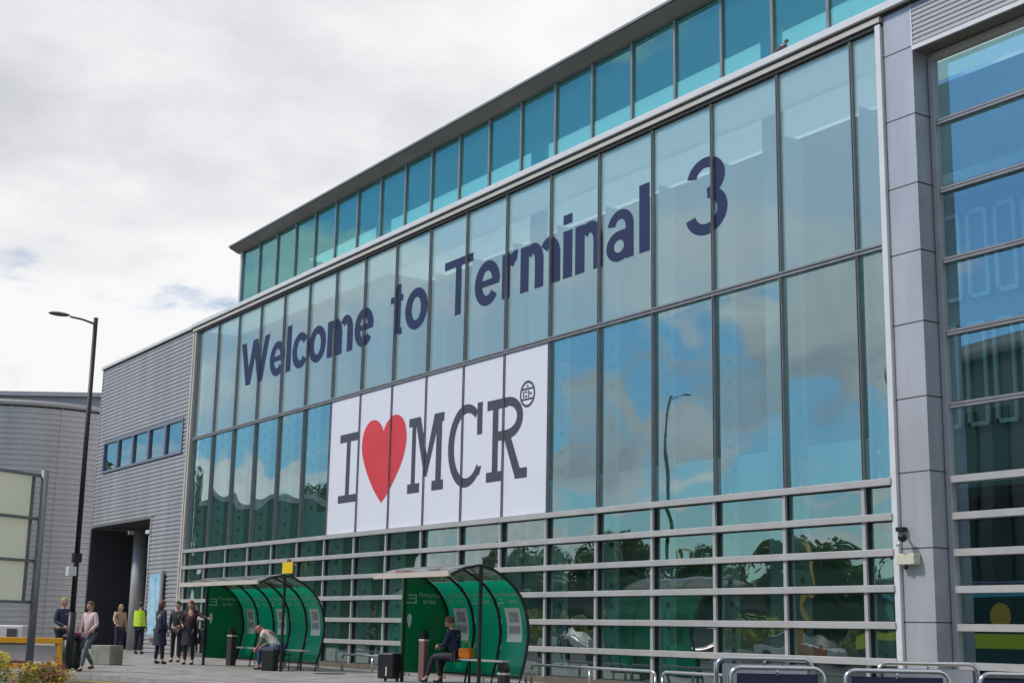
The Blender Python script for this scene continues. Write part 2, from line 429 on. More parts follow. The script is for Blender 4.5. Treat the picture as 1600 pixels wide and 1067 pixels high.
# perforated fins behind the glass
def fin_mesh():
    b = MB(); w, cell, r = .36, .42, .065
    n = int(10.2 / cell)
    for side, xo in ((1, .012), (-1, -.012)):
        for j in range(n):
            z = .15 + j * cell; cy, cz = w / 2, z + cell / 2
            sq = [(0, z), (w / 2, z), (w, z), (w, z + cell / 2), (w, z + cell), (w / 2, z + cell), (0, z + cell), (0, z + cell / 2)]
            oc = [(cy + r * math.cos(a), cz + r * math.sin(a)) for a in [R(-135 + 45 * i) for i in range(8)]]
            for i in range(8):
                q = [sq[i], sq[(i + 1) % 8], oc[(i + 1) % 8], oc[i]]
                b.face([(xo, p[0], p[1]) for p in q])
    for y0 in (0, w - .012):
        b.box(-.035, .035, y0, y0 + .012, .15, .15 + n * cell)
    return b
fin0 = fin_mesh().build('support_fin', m_fin, T, recalc=False)
for k in range(18):
    o = fin0 if k == 0 else fin0.copy()
    if k: C.objects.link(o)
    o.location = Vector((BX[k] + .02, YF + .16, 0)) - T0

# pilaster and right wing
b = MB().box(-15.49, -14.87, YF - .02, YF + .42, 0.0, 11.60)
tb(b, 'pilaster', m_panel)
for z in (10.85, 9.66, 8.46, 7.31, 6.12, 4.89, 3.69, 2.48, 1.33, .15):
    tb(MB().box(-15.50, -14.863, YF - .0235, YF + .39, z - .009, z + .009), 'panel_joint', m_panel_joint)
b = MB().box(-14.88, -14.855, YF - .0285, YF - .012, 10.8, 11.60); tb(b, 'corner_bead', m_white)
YW = 18.05
def ribs(x0, x1, z0, z1, y, per, dep):
    """wall of horizontal ribs facing -y"""
    b = MB(); z = z0; pts = []
    while z < z1 - 1e-6:
        for dz, dy in ((0, 0), (.28, 0), (.42, -dep), (.86, -dep)):
            if z + dz * per <= z1: pts.append((y + dy, z + dz * per))
        z += per
    pts.append((y, z1))
    va = [b.b.verts.new((x0, p[0], p[1])) for p in pts]; vb = [b.b.verts.new((x1, p[0], p[1])) for p in pts]
    for i in range(len(pts) - 1): b.b.faces.new((va[i], vb[i], vb[i + 1], va[i + 1]))
    return b
tb(ribs(-14.85, XE, 10.84, 11.60, YF - .01, .085, .018), 'ribbed_fascia', m_ribr)
tb(MB().box(-14.85, XE, YF + .01, YF + .42, 10.78, 11.60), 'fascia_box', m_roof)
tb(MB().box(-14.86, XE, YF - .045, YF + .0, 10.765, 10.84), 'fascia_trim', m_white)
RB = [9.53, 8.34, 7.14, 5.93, 4.745, 3.56, 2.98, 2.41, 1.84, 1.26, .68]
RX = [-14.74, -10.4, -6.1, -1.8]
tb(MB().box(-14.85, -14.74, YW - .07, YW + .05, 0, 10.74), 'window_jamb', m_alu)
tb(MB().box(-14.74, XE, YW - .07, YW + .05, 10.64, 10.76), 'window_head', m_cream)
for i, z in enumerate(RB):
    h = .045 if i < 5 else .055
    b = MB().box(-14.74, XE, YW - (.055 if i < 5 else .10), YW + .03, z - h, z - .006)
    b.box(-14.74, XE, YW - (.055 if i < 5 else .10), YW + .03, z + .006, z + h); b.mi = 1
    b.box(-14.74, XE, YW - .03, YW + .029, z - .006, z + .006)
    if i >= 5: b.mi = 0; b.box(-14.74, XE, YW - .102, YW - .08, z - .055, z + .055)
    tb(b, 'transom_bar', [m_mull if i < 5 else m_alu, m_seal])
for x in RX[1:]:
    tb(MB().box(x - .04, x + .04, YW - .04, YW + .02, 0.1, 10.64), 'mullion', m_mull)
zs = [10.64] + RB + [.12]
for j in range(len(RX)):
    xa = RX[j]; xb = RX[j + 1] if j + 1 < len(RX) else XE
    for i in range(len(zs) - 1):
        tb(MB().pane(xa + .01, xb - .01, YW + .03, zs[i + 1] + .03, zs[i] - .03), 'wing_pane', m_gblue)
tb(MB().box(-14.85, XE, YW - .05, YW + .2, 0, .12), 'plinth', m_plinth)
# interior window frames behind the right wing glass
for r_, (za, zb) in enumerate(((4.9, 6.85), (7.3, 9.0))):
    for i in range(9):
        xx = -17.4 + i * .62 + r_ * .15
        b = MB()
        for (a, c_, d, e) in ((0, .07, za, zb), (.40, .47, za, zb), (0, .47, za, za + .08), (0, .47, zb - .08, zb)):
            b.box(xx + a, xx + c_, 21.0 + (a > 0) * .001, 21.06, d, e)
        tb(b, 'interior_frame', m_fin)
tb(MB().box(-17.7, XE, 21.1, 21.3, 3.8, 9.3), 'interior_wall', m_int)
tb(MB().box(-17.7, XE, 20.2, 21.1, 9.3, 9.5), 'interior_shelf', m_fin)

# welcome lettering, on the outside face of the frosted panes
SV, SH, XH = .21, .175, .745
def RCT(x0, x1, z0, z1): return ('p', [(x0, z0), (x1, z0), (x1, z1), (x0, z1)])
def ARC(cx, cz, ro, ri, a0, a1): return ('a', cx, cz, ro, ri, a0, a1)
def LEG(xt, xb, hw=.225): return ('p', [(xt - hw / 2, 1), (xb - hw / 2, 0), (xb + hw / 2, 0), (xt + hw / 2, 1)])
def arch(cx, ro=.285): return [ARC(cx, .43, (ro, .327), (ro - SV, .327 - SH), 0, 140), RCT(cx + ro - SV, cx + ro, 0, .43)]
ring = (.345, .385), (.14, .215)
GL = {
 'W': (1.34, [LEG(.095, .38), LEG(.67, .38), LEG(.67, .96), LEG(1.245, .96)]),
 'T': (.84, [RCT(0, .84, .855, 1), RCT(.335, .505, 0, .855)]),
 'l': (SV, [RCT(0, SV, 0, 1)]), 'i': (SV, [RCT(0, SV, 0, XH), RCT(0, SV, .85, 1)]),
 'o': (.67, [ARC(.335, XH / 2, *ring, 0, 360)]),
 'c': (.64, [ARC(.335, XH / 2, *ring, 36, 324)]),
 'e': (.67, [ARC(.335, XH / 2, *ring, 0, 322), RCT(.10, .66, .315, .43)]),
 'n': (.62, [RCT(0, SV, 0, XH)] + arch(.335)),
 'm': (.98, [RCT(0, SV, 0, XH)] + arch(.315, .262) + arch(.718, .262)),
 'r': (.41, [RCT(0, SV, 0, XH), ARC(.37, .40, (.29, .357), (.29 - SV, .357 - SH), 82, 150)]),
 't': (.42, [RCT(.12, .12 + SV, .10, .95), RCT(0, .40, XH - .125, XH), ARC(.36, .20, (.24, .205), (.075, .075), 180, 278)]),
 'a': (.62, [ARC(.30, .49, (.275, .267), (.11, .125), 0, 168), RCT(.41, .575, 0, .49), ARC(.27, .215, (.265, .228), (.105, .095), 0, 360), RCT(.28, .43, .33, .445)]),
 '3': (.72, [ARC(.35, .735, (.325, .28), (.16, .14), -84, 168), ARC(.355, .295, (.355, .31), (.19, .165), -168, 84)]),
}
def letters(word, x0, x1, zb, cap, name='welcome_letter', gap=.07):
    tot = sum(GL[c][0] for c in word) + gap * (len(word) - 1); sx = (x1 - x0) / tot; cx = x0
    for c in word:
        b = MB(); yy = YG - .006
        for i, g in enumerate(GL[c][1]):
            y_ = yy - i * .0006
            if g[0] == 'p': b.face([(cx + p[0] * sx, y_, zb + p[1] * cap) for p in g[1]])
            else:
                _, ax, az_, ro, ri, a0, a1 = g; n = max(8, int(abs(a1 - a0) / 9))
                def pt(r_, t): return (cx + (ax + r_[0] * math.cos(t)) * sx, y_, zb + (az_ + r_[1] * math.sin(t)) * cap)
                for k in range(n):
                    t0, t1 = R(a0 + (a1 - a0) * k / n), R(a0 + (a1 - a0) * (k + 1) / n)
                    b.face([pt(ro, t0), pt(ro, t1), pt(ri, t1), pt(ri, t0)])
        b.b.normal_update()
        for f in b.b.faces:
            if f.normal.y > 0: f.normal_flip()
        bmesh.ops.translate(b.b, verts=b.b.verts, vec=-T0)
        b.build(name, m_navy, T, recalc=False); cx += (GL[c][0] + gap) * sx
letters('Welcome', -43.75, -34.25, 8.86, 1.47); letters('to', -33.25, -31.22, 8.86, 1.47); letters('Terminal', -30.35, -21.95, 8.85, 1.48); letters('3', -20.80, -19.54, 8.80, 1.55)

# ------------------------------------------------------------------ banner
Bn = empty('banner', (-36.55, YF, 3.62), 0, 'big white banner with black slab letters and a red heart on the glass wall', 'banner')
B0 = Vector(Bn.location); YB = YF - .0
bz0, bz1 = .025, 3.86
for k in range(6):
    xa = BX[6 + k] - B0.x; xb = BX[7 + k] - B0.x
    MB().box(xa + .036, xb - .036, -.012, .026, bz0, bz1).build('banner_panel', m_banner, Bn)
OX = -36.6 - B0.x; OZ = -B0.z
def flat(name, polys, m, d=.0):
    b = MB()
    for i, poly in enumerate(polys):
        yy = -.018 - d - i * .0006
        vs = [b.b.verts.new((OX + p[0], yy, OZ + p[1])) for p in poly]
        f = b.b.faces.new(vs)
    bmesh.ops.triangulate(b.b, faces=b.b.faces)
    b.b.normal_update()
    for f in b.b.faces:
        if f.normal.y > 0: f.normal_flip()
    return b.build(name, m, Bn, recalc=False)
def rc(x0, x1, z0, z1): return [(x0, z0), (x1, z0), (x1, z1), (x0, z1)]
flat('letter', [rc(.68, 1.78, 6.20, 6.43), rc(1.11, 1.34, 4.6, 6.3), rc(.68, 1.79, 4.49, 4.70)], m_ink)
flat('letter', [rc(4.70, 5.24, 6.22, 6.44), rc(4.88, 5.08, 4.6, 6.35), rc(4.70, 5.32, 4.49, 4.73),
                [(5.02, 6.44), (5.30, 6.44), (5.72, 5.28), (5.62, 4.86), (5.52, 4.98)], [(5.55, 4.9), (5.68, 4.86), (6.32, 6.43), (6.02, 6.43), (5.62, 5.24)],
                rc(6.02, 6.50, 6.21, 6.43), rc(6.14, 6.40, 4.6, 6.35), rc(5.96, 6.52, 4.49, 4.73)], m_ink)
# C
def arc(cx, cz, rx, rz, a0, a1, n): return [(cx + rx * math.cos(R(a0 + (a1 - a0) * i / n)), cz + rz * math.sin(R(a0 + (a1 - a0) * i / n))) for i in range(n + 1)]
outer = arc(7.58, 5.465, .85, 1.02, 52, 322, 26); inner = arc(7.62, 5.465, .61, .80, 322, 52, 26)
polyC = [outer[i] for i in range(len(outer))] + inner
b = MB(); n = 26
for i in range(n):
    a0, a1, c0, c1 = outer[i], outer[i + 1], inner[n - i], inner[n - i - 1]
    b.face([(OX + p[0], -.018, OZ + p[1]) for p in (a0, a1, c1, c0)])
for yy, poly in ((-.0186, rc(8.08, 8.31, 5.68, 6.46)), (-.0190, [(8.05, 4.88), (8.30, 4.92), (8.22, 4.72), (8.05, 4.66)])):
    b.face([(OX + p[0], yy, OZ + p[1]) for p in poly])
b.b.normal_update()
for f in b.b.faces:
    if f.normal.y > 0: f.normal_flip()
b.build('letter', m_ink, Bn, recalc=False)
# R
b = MB()
bo = arc(9.42, 5.935, .65, .495, 90, -90, 16); bi = arc(9.42, 5.945, .40, .275, 90, -90, 16)
for i in range(16): b.face([(OX + p[0], -.018, OZ + p[1]) for p in (bo[i], bo[i + 1], bi[i + 1], bi[i])])
for i, poly in enumerate((rc(8.53, 9.42, 6.20, 6.43), rc(8.78, 9.02, 4.6, 6.3), rc(8.53, 9.24, 4.49, 4.72), rc(8.98, 9.42, 5.44, 5.66),
                          [(9.28, 5.48), (9.56, 5.50), (9.98, 4.70), (9.74, 4.58)], rc(9.76, 10.26, 4.49, 4.72))):
    b.face([(OX + p[0], -.0184 - i * .0005, OZ + p[1]) for p in poly])
b.b.normal_update()
for f in b.b.faces:
    if f.normal.y > 0: f.normal_flip()
b.build('letter', m_ink, Bn, recalc=False)
# heart
hp = []
ctrl = [(3.27, 4.35), (2.75, 4.80), (2.30, 5.35), (2.05, 5.85), (2.08, 6.25), (2.25, 6.50), (2.50, 6.63), (2.78, 6.64), (3.02, 6.55), (3.18, 6.42), (3.28, 6.28),
        (3.40, 6.44), (3.58, 6.57), (3.82, 6.65), (4.10, 6.63), (4.35, 6.50), (4.52, 6.25), (4.57, 5.88), (4.38, 5.40), (3.98, 4.92), (3.58, 4.55)]
hs_ = []; n = len(ctrl)
for i in range(n):
    p0, p1, p2, p3 = [Vector(ctrl[(i + q) % n]) for q in (-1, 0, 1, 2)]
    if i == 0: p0 = p1
    if i == n - 1: p3 = p2
    if i == 10: p0 = p1
    if i == 9: p3 = p2
    for q in range(4):
        t = q / 4; hs_.append(tuple(.5 * ((2 * p1) + (p2 - p0) * t + (2 * p0 - 5 * p1 + 4 * p2 - p3) * t * t + (3 * p1 - p0 - 3 * p2 + p3) * t ** 3)))
flat('heart', [hs_], m_red)
# emblem ring
b = MB(); ro, ri = .31, .255
for i in range(28):
    a, c_ = 2 * PI * i / 28, 2 * PI * (i + 1) / 28
    b.face([(OX + 10.24 + r_ * math.cos(t), -.018, OZ + 6.40 + r_ * math.sin(t)) for r_, t in ((ro, a), (ro, c_), (ri, c_), (ri, a))])
for i, (xa, xb, za, zb) in enumerate(((-.28, .28, .10, .14), (-.28, .28, -.14, -.10), (-.18, -.14, -.08, .08), (-.10, -.02, .03, .07), (-.10, -.02, -.07, -.03), (.03, .07, -.08, .08), (.10, .17, -.02, .02), (-.04, .04, .17, .2))):
    b.face([(OX + 10.24 + px, -.0184 - i * .0003, OZ + 6.40 + pz) for px, pz in rc(xa, xb, za, zb)])
b.b.normal_update()
for f in b.b.faces:
    if f.normal.y > 0: f.normal_flip()
b.build('emblem', m_ink, Bn, recalc=False)

# ------------------------------------------------------------------ metal clad side block
A = empty('metal_clad_building', (-53.6, YF, 0), 0, 'grey ribbed metal block with a strip window over a dark open underpass', 'building')
A0 = Vector(A.location)
def ab(bm, name, m, bevel=0.0, parent=None):
    off = A0 + (Vector(parent.location) if parent and parent is not A else Vector())
    bmesh.ops.translate(bm.b, verts=bm.b.verts, vec=-off); return bm.build(name, m, parent or A, bevel)
def ab_ribs(x0, x1, z0, z1, name='ribbed_wall'): ab(ribs(x0, x1, z0, z1, YF - .0, .15, .035), name, m_rib)
ab_ribs(-59.0, -48.22, 8.46, 11.62); ab_ribs(-59.0, -58.15, 7.10, 8.46); ab_ribs(-48.75, -48.22, 7.10, 8.46)
ab_ribs(-59.0, -48.22, 4.97, 7.10); ab_ribs(-51.55, -48.22, 0, 4.97)
ab(MB().box(-59.03, -58.97, YF - .045, YF + .0, 4.96, 11.62), 'corner_trim', m_rib)
ab(MB().box(-59.05, -48.2, YF - .12, YF + .2, 11.64, 11.76), 'parapet_trim', m_white, .01)
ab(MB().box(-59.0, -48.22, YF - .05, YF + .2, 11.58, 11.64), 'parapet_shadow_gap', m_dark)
ab(MB().box(-59.0, -48.21, YF + .02, 34, 11.50, 11.58), 'roof', m_roof)
ab(MB().box(-59.0, -58.8, YF + .02, 34, 4.96, 11.5), 'side_wall', m_rib)
ab(MB().box(-51.55, -51.40, YF + .005, 34, 0, 4.90), 'side_wall', m_rib)
ab(MB().box(-51.62, -51.52, YF - .05, YF + .06, 0, 4.97), 'corner_trim', m_rib)
ab(MB().box(-59.2, -59.05, YF + .0, 30.2, 0, 4.90), 'underpass_shade_wall', m_dark)  # near-black wall added so the opening looks deep in shade
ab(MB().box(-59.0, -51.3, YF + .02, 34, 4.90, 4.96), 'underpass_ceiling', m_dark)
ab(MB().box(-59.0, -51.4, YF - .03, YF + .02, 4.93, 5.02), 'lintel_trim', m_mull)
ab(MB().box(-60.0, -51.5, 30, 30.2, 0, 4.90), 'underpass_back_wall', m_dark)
ab(MB().box(-59, -52, 22, 22.4, 4.3, 4.899), 'beam', m_mull)
ab(MB().tube([(-57.6, 19.3, 0), (-57.6, 19.3, 4.9)], .30, 20), 'column', m_alu)
wx = [-58.1 + i * 1.865 for i in range(6)]
for i in range(5):
    xa, xb = wx[i], wx[i + 1]
    b = MB(); za, zb = 7.13, 8.43
    b.box(xa, xa + .09, YF - .06, YF + .08, za, zb); b.box(xb - .09, xb, YF - .06, YF + .08, za, zb)
    b.box(xa + .09, xb - .09, YF - .06, YF + .08, za, za + .09); b.box(xa + .09, xb - .09, YF - .06, YF + .08, zb - .09, zb)
    fr = b; o = ab(fr, 'window', mat('window_frame', (.16, .18, .24), .4) if i == 0 else bpy.data.materials['window_frame'])
    ab(MB().pane(xa + .09, xb - .09, YF + .02, za + .09, zb - .09), 'pane', m_gblue, parent=o)
ab(MB().box(-58.1, -48.75, YF + .3, YF + .35, 7.1, 8.5), 'blind_wall', m_int)
b = MB(); b.box(-55.9, -54.7, 19.0, 19.25, 4.78, 4.895)
for i, (xx, yy) in enumerate(((-58.6, 19.2), (-53.0, 18.6))):
    m_lamp = mat('lamp_diffuser', (.8, .8, .78), .5) if i == 0 else m_lamp
    ab(MB().box(xx - .55, xx + .55, yy, yy + .22, 4.74, 4.895), 'ceiling_light', m_lamp, .02)
b = MB().tube([(-51.75, YF + .03, 4.35), (-51.75, YF + .03, 3.1)], .05); ab(b, 'downpipe', m_white)
ab(MB().box(-51.95, -51.56, YF - .1, YF + .12, 4.36, 4.50), 'flood_lamp', m_white, .02)

# ------------------------------------------------------------------ drum shaped building
D = empty('drum_building', (-88.1, 22.0, 0), 0, 'round corrugated metal drum building behind the black lamp post', 'building')
def drum(rad, z0, z1, per, dep):
    b = MB(); seg = 96; pts = []; z = z0
    while z < z1 - 1e-6:
        for dz, dr in ((0, 0), (.28, 0), (.42, dep), (.86, dep)):
            if z + dz * per <= z1: pts.append((rad + dr, z + dz * per))
        z += per
    rings = [[b.b.verts.new((r_ * math.cos(2 * PI * i / seg), r_ * math.sin(2 * PI * i / seg), zz_)) for i in range(seg)] for r_, zz_ in pts]
    for j in range(len(pts) - 1):
        for i in range(seg):
            b.b.faces.new((rings[j][i], rings[j][(i + 1) % seg], rings[j + 1][(i + 1) % seg], rings[j + 1][i]))
    return b
drum(7.0, 0, 13.1, .30, .055).build('ribbed_wall', m_drum, D)
b = MB().tube([(0, 0, 13.1), (0, 0, 13.4)], 7.16, 96); b.build('parapet', m_ribr, D)
b = MB()
for i in range(0, 96, 6):
    a = 2 * PI * i / 96; b.obox((7.06 * math.cos(a), 7.06 * math.sin(a), 6.5), (.05, .05, 13.1), Matrix.Rotation(a, 3, 'Z'))
b.build('cladding_seam', m_drum, D)
P2 = empty('flat_roofed_building', (-103.0, 26.0, 0), math.atan2(.8355, .5492), 'long flat roofed block rising just behind the round drum building', 'building')
MB().box(-30, 7, 0, 12, 0, 17.0).build('wall', m_rib, P2)
MB().box(-30.5, 7.5, -.5, 12.5, 17.0, 17.3).build('roof', m_ribr, P2)

# ------------------------------------------------------------------ street lamp
m_black = mat('black_metal', (.018, .018, .022), .45, .3)
m_lampg = mat('lamp_grey', (.13, .13, .14), .4, .5)
lp = empty('street_lamp', (-31.66, 9.18, 0), 0, 'tall black street lamp with a grey arm beside the crossing', 'street lamp')
b = MB().tube([(0, 0, 0), (0, 0, 1.3)], .085, 14); b.tube([(0, 0, 1.3), (0, 0, 7.95)], [.062, .050], 14); b.build('pole', m_black, lp)
MB().tube([(0, 0, 7.80), (-.03, -.30, 7.88), (-.05, -.58, 7.91)], [.028, .024, .024], 8).build('arm', m_lampg, lp)
h = MB(); h.sphere((-.07, -.82, 7.94), (.09, .25, .05), 14, 8); h.build('lamp_head', m_lampg, lp)
MB().box(-.09, .09, -.09, .09, 2.38, 2.58).build('bracket', m_black, lp)
MB().box(-.08, .14, -.20, -.02, 2.08, 2.28).build('junction_box', m_white, lp, .01)

# ------------------------------------------------------------------ direction sign, seen from behind
sg = empty('road_sign', (-21.35, 5.62, -.12), R(122), 'large steel framed road sign seen from behind with three pale panels', 'sign')
m_steel = mat('galvanised', (.22, .22, .225), .5, .5, var=.15)
m_signb = mat('sign_back', (.80, .80, .70), .55, var=.04, trans=((.85, .86, .74), .45))
pl = MB().tube([(0, 0, 0), (0, 0, 3.42)], .058, 12); pl.build('post', m_steel, sg)
MB().tube([(-3.2, 0, 0), (-3.2, 0, 3.33)], .058, 12).build('post', m_steel, sg)
for i, (za, zb) in enumerate(((2.72, 3.32), (2.10, 2.68), (1.50, 2.06))):
    MB().box(-3.35, -.18, .075, .10, za, zb).build('sign_panel', m_signb, sg)
b = MB()
for z in (3.34, 2.70, 2.08, 1.48): b.box(-3.36, .07, .03 + .0, .073, z - .022, z + .022)
b.build('cross_rail', m_steel, sg)
b = MB(); b.box(-.17, -.11, .074, .11, 1.48, 3.34); b.build('edge_frame', m_steel, sg)

# ------------------------------------------------------------------ shelters
m_green = mat('green_panel', (.003, .20, .065), .22, var=.12, vscale=1.5)
m_greenb = mat('green_back_panel', (.004, .25, .13), .2, var=.1, vscale=1.5, trans=((.01, .62, .33), .42))
m_frame = mat('shelter_frame', (.010, .014, .012), .35)
m_roofp = glass('smoked_roof', (.42, .40, .34), (.9, .9, .9), .04, .7, 1.45, 0, 1, film=((.42, .39, .33), .55))
m_fasc = mat('shelter_gutter', (.52, .46, .39), .5, var=.08)
m_paper = mat('poster_paper', (.62, .66, .63), .35, var=.08, vscale=6)
m_print = mat('poster_print', (.32, .33, .34), .5, var=.3, vscale=14)
m_lett = mat('pale_green_print', (.30, .52, .38), .5)
PR = [(0, 2.12), (.30, 2.25), (.65, 2.32), (.95, 2.26), (1.22, 2.12), (1.45, 1.95), (1.63, 1.75), (1.75, 1.50), (1.81, 1.25), (1.83, 1.02), (1.80, .75), (1.74, .45), (1.65, .17)]
def prof_at(z):
    for (a, za), (c_, zc) in zip(PR[4:], PR[5:]):
        if zc <= z <= za: t = (za - z) / (za - zc); return a + (c_ - a) * t
    return PR[-1][0]
def shelter(x_near, length, nb, label, posters, over=.22):
    """local frame: x from the near end (0) away to -length, y from the front edge to the back"""
    s = empty('smoking_shelter', (x_near, 13.78, 0), 0, label, 'shelter', 'green smoking shelters')
    bw = length / nb
    for i in range(nb + 1):
        x = -i * bw
        b = MB(); n = len(PR); w_ = .022
        outer = PR; inner = []
        for j, p in enumerate(PR):
            a = Vector(PR[max(j - 1, 0)]); c_ = Vector(PR[min(j + 1, n - 1)]); d = (c_ - a).normalized()
            inner.append((p[0] + d.y * .045, p[1] - d.x * .045))
        for j in range(n - 1):
            b.prism([outer[j], outer[j + 1], inner[j + 1], inner[j]], lambda p: (x - w_, p[0], p[1]), lambda p: (x + w_, p[0], p[1]))
        b.tube([(x, 1.63, .19), (x, 1.60, 0)], .02, 8)
        b.build('rib', m_frame, s)
    for x in (0, -length):
        MB().box(x - .028, x + .028, .66, .716, 0, 2.30).build('post', m_frame, s)
    MB().box(-length - over, .02, -.05, -.006, 2.07, 2.17).build('gutter', m_fasc, s)
    for i in range(nb):
        xa, xb = -i * bw - .03, -(i + 1) * bw + .03
        b = MB(); r_ = PR[:5] + [(1.33, 2.04)]
        for j in range(len(r_) - 1):
            f = b.face([(xa, r_[j][0], r_[j][1] + .005), (xb, r_[j][0], r_[j][1] + .005), (xb, r_[j + 1][0], r_[j + 1][1] + .005), (xa, r_[j + 1][0], r_[j + 1][1] + .005)]); f.smooth = True
        bmesh.ops.remove_doubles(b.b, verts=b.b.verts, dist=.0005); b.build('roof_panel', m_roofp, s)
        b = MB(); r_ = [(1.33, 2.04)] + PR[5:]
        for j in range(len(r_) - 1):
            f = b.face([(xa, r_[j][0], r_[j][1]), (xb, r_[j][0], r_[j][1]), (xb, r_[j + 1][0], r_[j + 1][1]), (xa, r_[j + 1][0], r_[j + 1][1])]); f.smooth = True
        bmesh.ops.remove_doubles(b.b, verts=b.b.verts, dist=.0005); bp = b.build('back_panel', m_greenb, s)
        # writing on the inside of the back panel
        fn = lambda x, z: Vector((x, prof_at(z) - .012, z))
        cx = (xa + xb) / 2
        put_text('lettering', 'Designated', m_lett, bp, cx - bw * .14, cx + bw * .40, 1.745, .085, fn, .006)
        put_text('lettering', 'area', m_lett, bp, cx, cx + bw * .28, 1.61, .07, fn, .008)
        b = MB()
        b.face([fn(cx + bw * p, z) for p, z in ((-.42, 1.60), (-.20, 1.60), (-.20, 1.785), (-.36, 1.785), (-.36, 1.76), (-.225, 1.76), (-.225, 1.70), (-.34, 1.70), (-.34, 1.675), (-.225, 1.675), (-.225, 1.63), (-.42, 1.63))])
        b.build('logo', m_lett, bp)
        if i in posters:
            b = MB()
            zz_ = [.86, 1.0, 1.15, 1.3, 1.45, 1.52]
            for j in range(5):
                b.face([(x, prof_at(z) - .012, z) for x, z in ((cx - .26, zz_[j]), (cx + .28, zz_[j]), (cx + .28, zz_[j + 1]), (cx - .26, zz_[j + 1]))])
            b.mi = 1
            for (a, c_, za, zb) in ((-.14, .18, 1.24, 1.44), (-.18, .2, 1.02, 1.17)):
                b.face([(cx + p, prof_at(z) - .018, z) for p, z in ((a, za), (c_, za), (c_, zb), (a, zb))])
            b.build('poster', [m_paper, m_print], s)
    # solid far end panel
    pe = [(.66, .2)] + [(.66, 2.31)] + PR[3:]
    b = MB(); b.prism(pe, lambda p: (-length - .035, p[0], p[1]), lambda p: (-length - .06, p[0], p[1]))
    e = b.build('end_panel', m_green, s)
    fe = lambda y, z: Vector((-length - .030, y, z))
    put_text('lettering', 'Designated', m_lett, e, 1.06, 1.66, 1.745, .085, fe, .006)
    put_text('lettering', 'area', m_lett, e, 1.16, 1.46, 1.60, .075, fe, .008)
    b = MB()
    b.face([fe(p, z) for p, z in ((.72, 1.60), (1.0, 1.60), (1.0, 1.785), (.78, 1.785), (.78, 1.76), (.97, 1.76), (.97, 1.715), (.80, 1.715), (.80, 1.69), (.97, 1.69), (.97, 1.63), (.72, 1.63))])
    b.build('logo', m_lett, e)
    b = MB(); b.face([fe(.84 + .05 * math.cos(t) * (1 + .5 * math.sin(t)), 1.24 + .15 * math.sin(t)) for t in [2 * PI * i / 14 for i in range(14)]])
    b.build('notice', m_paper, e)
    # bench
    bn = MB().box(-length + .1, -.15, 1.30, 1.50, .47, .51).build('bench', m_alu, s, .008)
    for i in range(3):
        xx = -.4 - i * (length - .8) / 2; MB().box(xx - .02, xx + .02, 1.38, 1.42, 0, .468).build('bench_leg', m_frame, bn)
    b = MB().box(-length, 0, 1.62, 1.66, .17, .21); b.build('base_rail', m_frame, s)
    return s
shelter(-23.13, 3.0, 3, 'nearer green curved smoking shelter holding the seated man in navy', (0, 2), .02)
shelter(-32.20, 5.10, 5, 'farther green curved smoking shelter behind the man in a white shirt', (0, 2, 4))

# ------------------------------------------------------------------ ash bins
m_bin = mat('bin_brown', (.035, .028, .025), .5); m_binr = mat('bin_red', (.17, .10, .09), .5)
def ash_bin(loc, m, label, h=.95, w_=.11):
    e = empty('ash_bin', loc, R(12), label, 'ash bin', 'ash bins by the shelters')
    MB().box(-w_, w_, -w_ * .8, w_ * .8, .03, h - .17).build('body', m, e, .015)
    MB().box(-w_ * 1.04, w_ * 1.04, -w_ * .84, w_ * .84, h - .17, h - .13).build('band', m_cream, e, .01)
    b = MB(); b.box(-w_ * .9, w_ * .9, -w_ * .7, w_ * .7, h - .13, h - .05); b.prism([(-w_, h - .05), (w_, h - .05), (0, h + .06)], lambda p: (p[0], -w_ * .85, p[1]), lambda p: (p[0], w_ * .85, p[1]))
    b.build('hood', m_frame, e)
ash_bin((-36.05, 14.75, 0), m_bin, 'dark brown ash bin with pale band inside the farther shelter')
ash_bin((-25.75, 14.75, 0), m_binr, 'reddish ash bin with white band beside the knees of the seated navy man', 1.0, .085)
ash_bin((-23.0, 14.95, 0), m_bin, 'small brown ash bin behind the front post of the nearer shelter', .42, .10)

# ------------------------------------------------------------------ low rails along the glass
m_rail = mat('rail_steel', (.52, .52, .51), .3, .7)
def low_rail(x0, x1, label, y=16.4):
    e = empty('guard_rail', ((x0 + x1) / 2, y, 0), 0, label, 'guard rail', 'low steel rails along the foot of the glass wall')
    w_ = (x1 - x0) / 2
    b = MB().tube([(-w_, 0, .32), (-w_ + .03, 0, .385), (-w_ + .1, 0, .41), (w_ - .1, 0, .41), (w_ - .03, 0, .385), (w_, 0, .32)], .028, 10); b.build('rail', m_rail, e)
    n = 2 if w_ < 1.2 else 3 if w_ < 2.4 else 4
    for i in range(n):
        xx = -w_ + .02 + (2 * w_ - .04) * i / (n - 1)
        if i in (0, n - 1): xx = math.copysign(w_, xx)
        MB().tube([(xx, 0, 0), (xx, 0, .37 if 0 < i < n - 1 else .34)], .026, 10).build('post', m_rail, e)
low_rail(-38.3, -34.15, 'low steel rail behind the farther shelter')
low_rail(-32.75, -29.5, 'low steel rail in the gap between the two shelters')
low_rail(-29.3, -24.4, 'low steel rail behind the black suitcase and nearer shelter')
low_rail(-24.2, -20.22, 'low steel rail running right from the nearer shelter')
low_rail(-20.02, -17.0, 'low steel rail just left of the pedestrian barriers')

